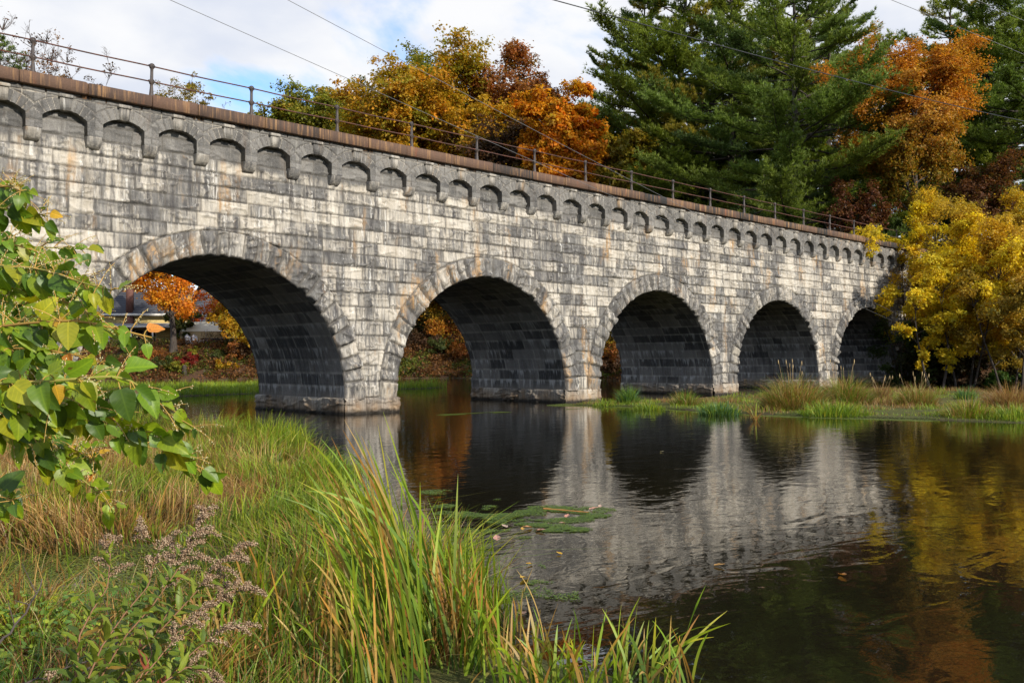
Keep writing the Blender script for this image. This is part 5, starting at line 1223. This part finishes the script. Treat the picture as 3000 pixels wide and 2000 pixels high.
for i, (pts, Z0, nb, lab) in enumerate([
    ([(171, 1600), (182, 1460), (211, 1402), (247, 1348), (254, 1270), (232, 1222)], 3.55, 4, 'leftmost goldenrod stem with a small seed head'),
    ([(184, 1600), (234, 1483), (288, 1406), (342, 1343), (360, 1260), (322, 1205)], 3.5, 8, 'goldenrod stem with a tall drooping seed head left of the middle one'),
    ([(205, 1600), (288, 1460), (350, 1390), (405, 1312), (440, 1244), (474, 1165)], 3.6, 12, 'tallest goldenrod stem with the highest brown plume'),
    ([(240, 1600), (315, 1501), (382, 1433), (440, 1370), (510, 1290), (560, 1250)], 3.7, 12, 'goldenrod stem leaning right with a wide fluffy plume'),
    ([(300, 1600), (400, 1480), (470, 1400), (530, 1360), (585, 1352)], 3.75, 9, 'goldenrod stem bent low to the right with a long seed spray'),
    ([(330, 1620), (400, 1540), (450, 1490), (520, 1440), (580, 1438)], 3.6, 7, 'lowest right goldenrod stem with a drooping spray'),
    ([(280, 1620), (340, 1540), (390, 1480), (420, 1430), (470, 1395)], 3.45, 8, 'short goldenrod stem with a dense pale plume in the middle of the group'),
    ([(230, 1620), (300, 1540), (360, 1450), (400, 1380), (410, 1300), (390, 1235)], 3.9, 9, 'goldenrod stem behind the tallest one with a dark plume'),
    ([(290, 1640), (370, 1570), (430, 1530), (480, 1545), (490, 1590)], 3.5, 7, 'goldenrod stem near the bottom edge hanging its seed spray down'),
    ([(150, 1640), (120, 1590), (110, 1555), (112, 1540)], 3.3, 2, 'tiny goldenrod tip at the bottom left corner'),
    ([(260, 1620), (320, 1560), (350, 1500), (330, 1440)], 3.4, 0, 'leafy goldenrod stem without a seed head')]): goldenrod(i, pts, Z0, lab, nb)

# ------------------------------------------------------------------ bank clutter in the lower left corner
def corner():
    r = np.random.default_rng(55)
    n = 2600; c = np.array([G(r.uniform(-150, 330), r.uniform(1430, 1700), .12) for _ in range(n)]); c[:, 2] = terrain_z(c[:, 0], c[:, 1])+r.uniform(0, .10, n)
    az = r.normal(-.35, .5, n)+PHI-pi/2; d = np.stack([np.cos(az), np.sin(az), r.normal(0, .12, n)], -1); nn = unit(r.normal(size=(n, 3))*.4+np.array([0, 0, 1])); L = r.uniform(.12, .5, n)
    V, F = leaf_quads(c, d, nn, L, r.uniform(.006, .018, n), .02)
    o = link('dead_reed_litter', npmesh('dead_reed_litter', V, F, MAT['blade'], np.repeat(pick_cols(r, [(4, (.26, .115, .05)), (3, (.36, .18, .08)), (2, (.16, .07, .035)), (1, (.45, .28, .14))], n)*r.uniform(.7, 1.2, (n, 1)), 4, 0)))
    tag(o, 'reddish brown dead reed litter flattened in the lower left corner', 'litter', kind='stuff')
    n = 3800; c = np.array([G(r.uniform(-100, 420), r.uniform(1400, 1700), .2) for _ in range(n)]); cl = fbm(c[:, 0]*2.2, c[:, 1]*2.2, 7, 2); c = c[cl > .42]; n = len(c)
    c[:, 2] = terrain_z(c[:, 0], c[:, 1])+r.uniform(.06, .34, n); nn = unit(r.normal(size=(n, 3))*.5+np.array([0, 0, 1])); L = r.uniform(.025, .06, n)
    V, F, C, uv = shaped_leaves(r, c, np.cross(nn, rand_dir(r, n)), nn, L, .36, ovate, pick_cols(r, [(4, (.09, .18, .03)), (3, (.15, .24, .03)), (2, (.22, .29, .03)), (.6, (.36, .42, .03))], n), .15, .2, 3, 6)
    o = link('brambles', npmesh('brambles', V, F, MAT['gold'], C, True, uv)); tag(o, 'small green bramble leaves over the litter in the lower left corner', 'ground cover', kind='stuff')
    g = G(60, 1480, .1); e = empty('sedge_clump', (g[0], g[1], TZ(g[0], g[1])-.02)); tag(e, 'arching green sedge mound at the left edge above the litter', 'sedge'); link('blades', tussock(650, 700, .62, .22, .95, LIME, TAN, .35, .008), e)
    g = G(-40, 1395, .1); e = empty('sedge_clump', (g[0], g[1], TZ(g[0], g[1])-.02)); tag(e, 'second sedge mound cut by the left edge', 'sedge'); link('blades', tussock(651, 500, .55, .25, .9, LIME, RBROWN, .3, .008), e)
    for k, (a, b, c_, lab) in enumerate([((-20, 1500), (60, 1420), (95, 1330), 'dark bare twig sticking up at the left edge'), ((-10, 1590), (110, 1555), (240, 1500), 'dark bramble cane lying across the litter'), ((130, 1600), (250, 1470), (330, 1440), 'thin dark cane crossing behind the leftmost goldenrod')]):
        mb = MB(); pts = np.array([P(*a, 3.9), P(*b, 4.3), P(*c_, 4.6)]); u = np.linspace(0, 1, 12)[:, None]; q = pts[0]*(1-u)**2+pts[1]*2*u*(1-u)+pts[2]*u**2+r.normal(0, .006, (12, 3)); mb.tube(q, np.linspace(.006, .003, 12), 5)
        for j in (4, 7, 9): mb.tube([q[j], q[j]+r.normal(0, .07, 3)+np.array([0, 0, .05])], [.003, .0015], 4)
        tag(mb.build('bramble_cane', MAT['twig'], None, True), lab, 'twig', 'dark canes in the lower left corner')
    for k, (dx, dy, s, lab) in enumerate([(100, 930, .55, 'larger pale rock under the knotweed at the left pier'), (55, 950, .42, 'smaller pale rock under the knotweed'), (160, 955, .35, 'low pale rock at the foot of the left pier')]):
        g = G(dx, dy, .1); th = np.linspace(0, 2*pi, 17); ph = np.linspace(0, pi, 9); TH, PHs = np.meshgrid(th, ph, indexing='ij'); d = np.stack([np.cos(TH)*np.sin(PHs), np.sin(TH)*np.sin(PHs), np.cos(PHs)], -1)
        rr = s*(.75+.5*fbm(np.sin(TH)*1.6+k*7, PHs*1.5+k*3, 5, 3)); V = d*rr[..., None]*np.array([1.2, .9, .6]); gq = .30+.08*k
        tag(link('rock', npmesh('rock', V.reshape(-1, 3), gridfaces(17, 9)[:, ::-1], MAT['attr'], np.tile([gq, gq*.94, gq*.84], (17*9, 1)), True), None, (g[0], g[1], .05)), lab, 'rock', 'pale rocks at the left pier')
corner()
def near_weeds():
    r = np.random.default_rng(57); n = 5200; c = np.array([G(r.uniform(-180, 760), r.uniform(1395, 1760), .1) for _ in range(n)]); f = fbm(c[:, 0]*1.7, c[:, 1]*1.7, 15, 3); m = f+r.normal(0, .06, n) > .47; c, f = c[m], f[m]; n = len(c)
    c[:, 2] = np.maximum(terrain_z(c[:, 0], c[:, 1]), -.02)-.02; tn = (r.random(n) < .38)[:, None]; v = r.uniform(.7, 1.2, (n, 1)); col = np.where(tn, pick_cols(r, TAN, n), pick_cols(r, GREEN, n))*v
    o = link('near_weeds', multi('near_weeds', [blades_arr(r, c, r.uniform(.15, .55, n)*(.5+f), r.uniform(0, 6.3, n), np.abs(r.normal(.5, .35, n)), r.uniform(.005, .011, n), col*.6, col, 5, droop=r.uniform(0, .3, n))], 'blade')); tag(o, 'mixed green and straw weeds along the bottom edge of the near bank', 'grass', kind='stuff')
near_weeds()

# ------------------------------------------------------------------ duckweed, floating leaves and stalk
def duckweed():
    r = np.random.default_rng(61); P_ = []; S = []; C = []
    mats = [(1110, 1140, .55, .25, 900), (1060, 1145, .5, .18, 600), (1010, 1160, .5, .2, 700), (1130, 1175, .75, .28, 1200), (1180, 1185, .6, .3, 1300), (1265, 1168, .5, .16, 700), (1322, 1170, .6, .2, 1000), (1352, 1184, .4, .12, 500), (1295, 1192, .55, .15, 900), (1235, 1210, .55, .13, 900), (1290, 1216, .5, .12, 900), (1150, 1205, .8, .14, 700), (1060, 1180, .5, .2, 500), (1220, 1330, .3, .14, 300), (1190, 1240, .35, .12, 260), (1205, 1300, .22, .12, 220), (1090, 1215, .6, .2, 600), (1000, 1130, .35, .15, 300), (650, 1010, 1.0, .5, 700), (1240, 1370, .5, .2, 300), (1330, 1420, .5, .2, 160)]
    for dx, dy, a, b, n in mats:
        g = G(dx, dy)[:2]; n = n*3; th_ = r.uniform(0, 2*pi, n); rd = np.sqrt(r.random(n))*(.55+.75*fbm(np.cos(th_)*1.7+dx, np.sin(th_)*1.7+dy, 3, 3)); q = np.stack([np.cos(th_), np.sin(th_)], -1)*rd[:, None]*np.array([a, b])*.74; w = RT[:2]*q[:, :1]+FW[:2]*q[:, 1:]*2.2; p = g+w
        m = fbm(p[:, 0]*2.6, p[:, 1]*2.6, 3, 3) > .52; p = p[m]; P_.append(p); S.append(r.uniform(.010, .028, len(p))); C.append(pick_cols(r, [(3, (.16, .25, .06)), (3, (.20, .30, .05)), (2, (.12, .18, .07)), (1, (.26, .36, .05))], len(p)))
    # dense cover over the marsh pool and the front edge of the island
    p = scatter(r, 30000, -1, 5, -22, -15, lambda x, y: (polydist(x, y, POOL) > -.3) & (fbm(x*1.1, y*1.1, 13, 4) > .37)); P_.append(p); S.append(r.uniform(.012, .034, len(p))); C.append(pick_cols(r, [(3, (.22, .27, .05)), (3, (.30, .33, .05)), (2, (.15, .18, .06)), (1, (.38, .40, .06))], len(p)))
    p = scatter(r, 16000, 25, 34, -24, 0, lambda x, y: (np.abs(polydist(x, y, ISLE)+.15) < .55) & (fbm(x*.6, y*.6, 23, 3) > .42)); P_.append(p); S.append(r.uniform(.03, .08, len(p))); C.append(pick_cols(r, [(3, (.26, .32, .10)), (3, (.20, .27, .06)), (1, (.34, .40, .13))], len(p)))
    p = scatter(r, 5000, 20, 28, -6, 1, lambda x, y: (np.abs((y+3.2)+(x-24)*.12) < .25) & (fbm(x*1.6, y*1.6, 29, 3) > .55)); P_.append(p); S.append(r.uniform(.02, .05, len(p))); C.append(pick_cols(r, [(3, (.24, .30, .07)), (2, (.18, .24, .05))], len(p)))
    p = np.concatenate(P_); s = np.concatenate(S); c = np.concatenate(C)*r.uniform(.8, 1.2, (len(p), 1)); n = len(p); a0 = r.uniform(0, 6.3, n); k = 5
    th = a0[:, None]+np.arange(k)*2*pi/k; rad = s[:, None]*r.uniform(.55, 1.1, (n, k))*.5
    z = np.repeat(r.uniform(.003, .010, n)[:, None], k, 1)+r.uniform(0, .003, (n, k))
    zt = np.maximum(terrain_z(p[:, 0], p[:, 1])+.012, 0)[:, None]
    V = np.stack([p[:, :1]+rad*np.cos(th), p[:, 1:]+rad*np.sin(th), z+zt], -1).reshape(-1, 3); F = np.arange(n*k).reshape(-1, k)
    o = link('duckweed', npmesh('duckweed', V, F, MAT['leaf'], np.repeat(c, k, 0))); tag(o, 'green duckweed floating in patches on the dark water and marsh pool', 'duckweed', kind='stuff')
duckweed()
r_ = np.random.default_rng(66)
FG = 'fallen leaves floating on the river'
lf = [(1354, 1171, .13, (.62, .33, .26), 'pink leaf at the right end of the duckweed patch'), (1300, 1189, .11, (.62, .30, .22), 'pink leaf on the duckweed right of the floating stalk'), (1298, 1202, .09, (.60, .36, .28), 'small pale pink leaf below the duckweed right of the stalk'), (1378, 1166, .10, (.60, .42, .32), 'pale leaf just beyond the right end of the duckweed'),
      (1222, 1212, .12, (.60, .28, .14), 'orange pink leaf, upper of the pair below the duckweed'), (1232, 1219, .12, (.64, .34, .28), 'pink leaf, lower of the pair below the duckweed'), (1201, 1218, .08, (.62, .36, .06), 'small yellow orange leaf left of the pair below the duckweed'), (1164, 1212, .10, (.60, .44, .36), 'pale leaf under the left part of the duckweed'),
      (1142, 1242, .15, (.64, .34, .28), 'large pink leaf alone by the lower duckweed scrap'), (1222, 1296, .07, (.70, .38, .03), 'orange leaf nearer the reeds in the bridge reflection'), (1290, 1274, .07, (.70, .40, .03), 'orange leaf farther out in the bridge reflection'), (1208, 1327, .12, (.68, .42, .05), 'largest yellow leaf in the bridge reflection'),
      (1193, 1409, .14, (.64, .38, .28), 'pale pink leaf near the bottom reeds'), (1244, 1165, .08, (.55, .45, .25), 'straw coloured leaf left of the floating stalk'), (790, 1275, .13, (.55, .30, .18), 'brown pink leaf among the reeds'), (1516, 1038, .10, (.6, .5, .4), 'pale leaf far out on the open water'), (1640, 1300, .10, (.55, .3, .1), 'brownish leaf in the dark reflection at the right'), (1930, 1320, .11, (.6, .25, .06), 'orange leaf on the dark water far to the right')]
for i, (dx, dy, L, c, lab) in enumerate(lf):
    g = G(dx, dy); a = r_.uniform(0, 6.3); V, F, C, uv = shaped_leaves(r_, np.zeros((1, 3)), np.array([[cos(a), sin(a), .08]]), np.array([[0, 0, 1.0]]), [L], .34, ovate, np.array([c]), .25, -.12, 5, 8)
    V[:, 2] -= V[:, 2].min(); tag(link('fallen_leaf', npmesh('fallen_leaf', V, F, MAT['gold'], C, True, uv), None, (g[0], g[1], .008)), lab, 'leaf', FG)
mb = MB(); a, b = G(1248, 1170), G(1352, 1178); u = np.linspace(0, 1, 10)[:, None]; q = a*(1-u)+b*u+np.array([0, 0, .012])+np.column_stack([0*np.arange(10), .02*np.sin(np.arange(10)*.7), 0*np.arange(10)]); mb.tube(q, np.linspace(.013, .007, 10)*(1+.25*np.sin(np.arange(10)*2.1)), 7, (.34, .16, .045)); o = mb.build('floating_stalk', MAT['fine'], None, True); tag(o, 'orange brown reed stalk floating on the duckweed', 'stalk')

# ------------------------------------------------------------------ plants on the deck of the bridge
def deckpt(dx, dy, y=1.6):
    rr = ray(dx, dy); t = (y+CAM_D)/rr[1]; p = EYE+rr*t; return p
def deckH(dx, y0): return deckpt(dx, y0)[2]-9.62
def deck_plants():
    r = np.random.default_rng(77); n = 5200; x = r.uniform(4, 58, n); y = r.uniform(.62, 2.2, n); cl = fbm(x*.45, y*.6, 8, 3); m = cl+r.normal(0, .05, n) > .54; x, y, cl = x[m], y[m], cl[m]; n = len(x); base = np.stack([x, y, np.full(n, 9.56)], -1)
    v = r.uniform(.7, 1.2, (n, 1)); mm = (r.random(n) < .62)[:, None]; c = np.where(mm, pick_cols(r, TAN, n), pick_cols(r, GREEN, n))*v
    o = link('deck_grass', multi('deck_grass', [blades_arr(r, base, r.uniform(.15, .75, n)*sst(cl, .46, .72), r.uniform(0, 6.3, n), np.abs(r.normal(.3, .2, n)), r.uniform(.008, .016, n), c*.7, c, 3)], 'blade')); tag(o, 'dry grass and weeds growing on the deck behind the railing', 'grass', kind='stuff')
    def shrub(seed, dx, ytop, R, pal, nl, bare, lab, ls=.07, nst=4, nm='deck_shrub', y=1.7):
        p = deckpt(dx, 150, y); H = deckpt(dx, ytop, y)[2]-9.58; me = broadleaf(seed, H, R, pal, nl, ls, .05, bare=bare, nstem=nst, trunk_r=.016, limb_up=(.4, 1.1), nlimb=12, bark='twig')
        place_tree(nm, me, (p[0], p[1], 9.58), lab, 'shrub', 'shrubs growing on the bridge deck')
    shrub(900, 60, 30, .7, BROWN, 160, .8, 'tall thin bare shrub with few leaves behind the first railing post')
    shrub(901, 205, 92, .55, BROWN, 160, .8, 'slanting bare twiggy shrub between the first two railing posts', nst=2)
    shrub(902, 110, 128, .9, [(3, (.22, .10, .04)), (2, (.3, .14, .03)), (1, (.15, .12, .03))], 900, .45, 'low rusty weedy shrub at the foot of the first railing post')
    shrub(903, 425, 196, .95, [(3, (.30, .25, .03)), (2, (.36, .22, .025)), (1, (.16, .17, .03))], 2600, .1, 'yellow green leafy shrub behind the coping between the second and third posts')
    shrub(904, 8, -10, .8, BROWN, 200, .8, 'bare reddish shrub cut by the top left corner', y=2.4)
    shrub(905, 505, 228, .5, BROWN, 120, .6, 'little dry weed just left of the third railing post')
    p = deckpt(2, 150, 1.6); mp_ = pine(905, deckH(2, 92)+.1, .75, PINE2, .05, 1.0, .10, 7, .018); place_tree('young_pine', mp_, (p[0], p[1], 9.58), 'small young evergreen at the left end of the railing', 'evergreen', None, 0, 1, ('trunk', 'needles'))
deck_plants()

# ------------------------------------------------------------------ power cables over the river
CG_ = 'overhead cables crossing the view'
for i, (pts, Za, Zb, rad, mt, lab) in enumerate([
    ([(1150, -32), (1333, 17), (1532, 71), (1896, 171), (2352, 277), (2480, 305)], 26, 46, .016, 'cable', 'thick black overhead cable crossing in front of the pines'),
    ([(300, -40), (390, 0), (549, 70), (825, 194), (1097, 316), (1345, 416), (1468, 476), (1640, 560), (2060, 740)], 15, 58, .0052, 'cable_pale', 'thin pale cable slanting down past the railing, lower of two'),
    ([(580, -42), (662, 0), (929, 142), (1185, 276), (1389, 390), (1484, 425), (1636, 511), (2080, 730)], 16, 58, .0052, 'cable_pale', 'thin pale cable slanting down past the railing, upper of two'),
    ([(1960, -35), (2043, 0), (2156, 43), (2352, 126), (2480, 180)], 30, 40, .009, 'cable_pale', 'thin cable against the right pines, lower one in the top right corner'),
    ([(2150, -38), (2243, 0), (2352, 48), (2480, 104)], 30, 38, .008, 'cable_pale', 'thin cable crossing the very top right corner')]):
    pts = np.array(pts, float); u = np.linspace(pts[0, 0], pts[-1, 0], 60); cf = np.polyfit(pts[:, 0], pts[:, 1], 3); v = np.polyval(cf, u); s = (u-u[0])/(u[-1]-u[0]); Zs = 1/((1-s)/Za+s/Zb)
    mb = MB(); mb.tube(np.array([P(a, b, z) for a, b, z in zip(u, v, Zs)]), rad, 6); tag(mb.build('overhead_cable', MAT[mt], None, True), lab, 'cable', CG_)
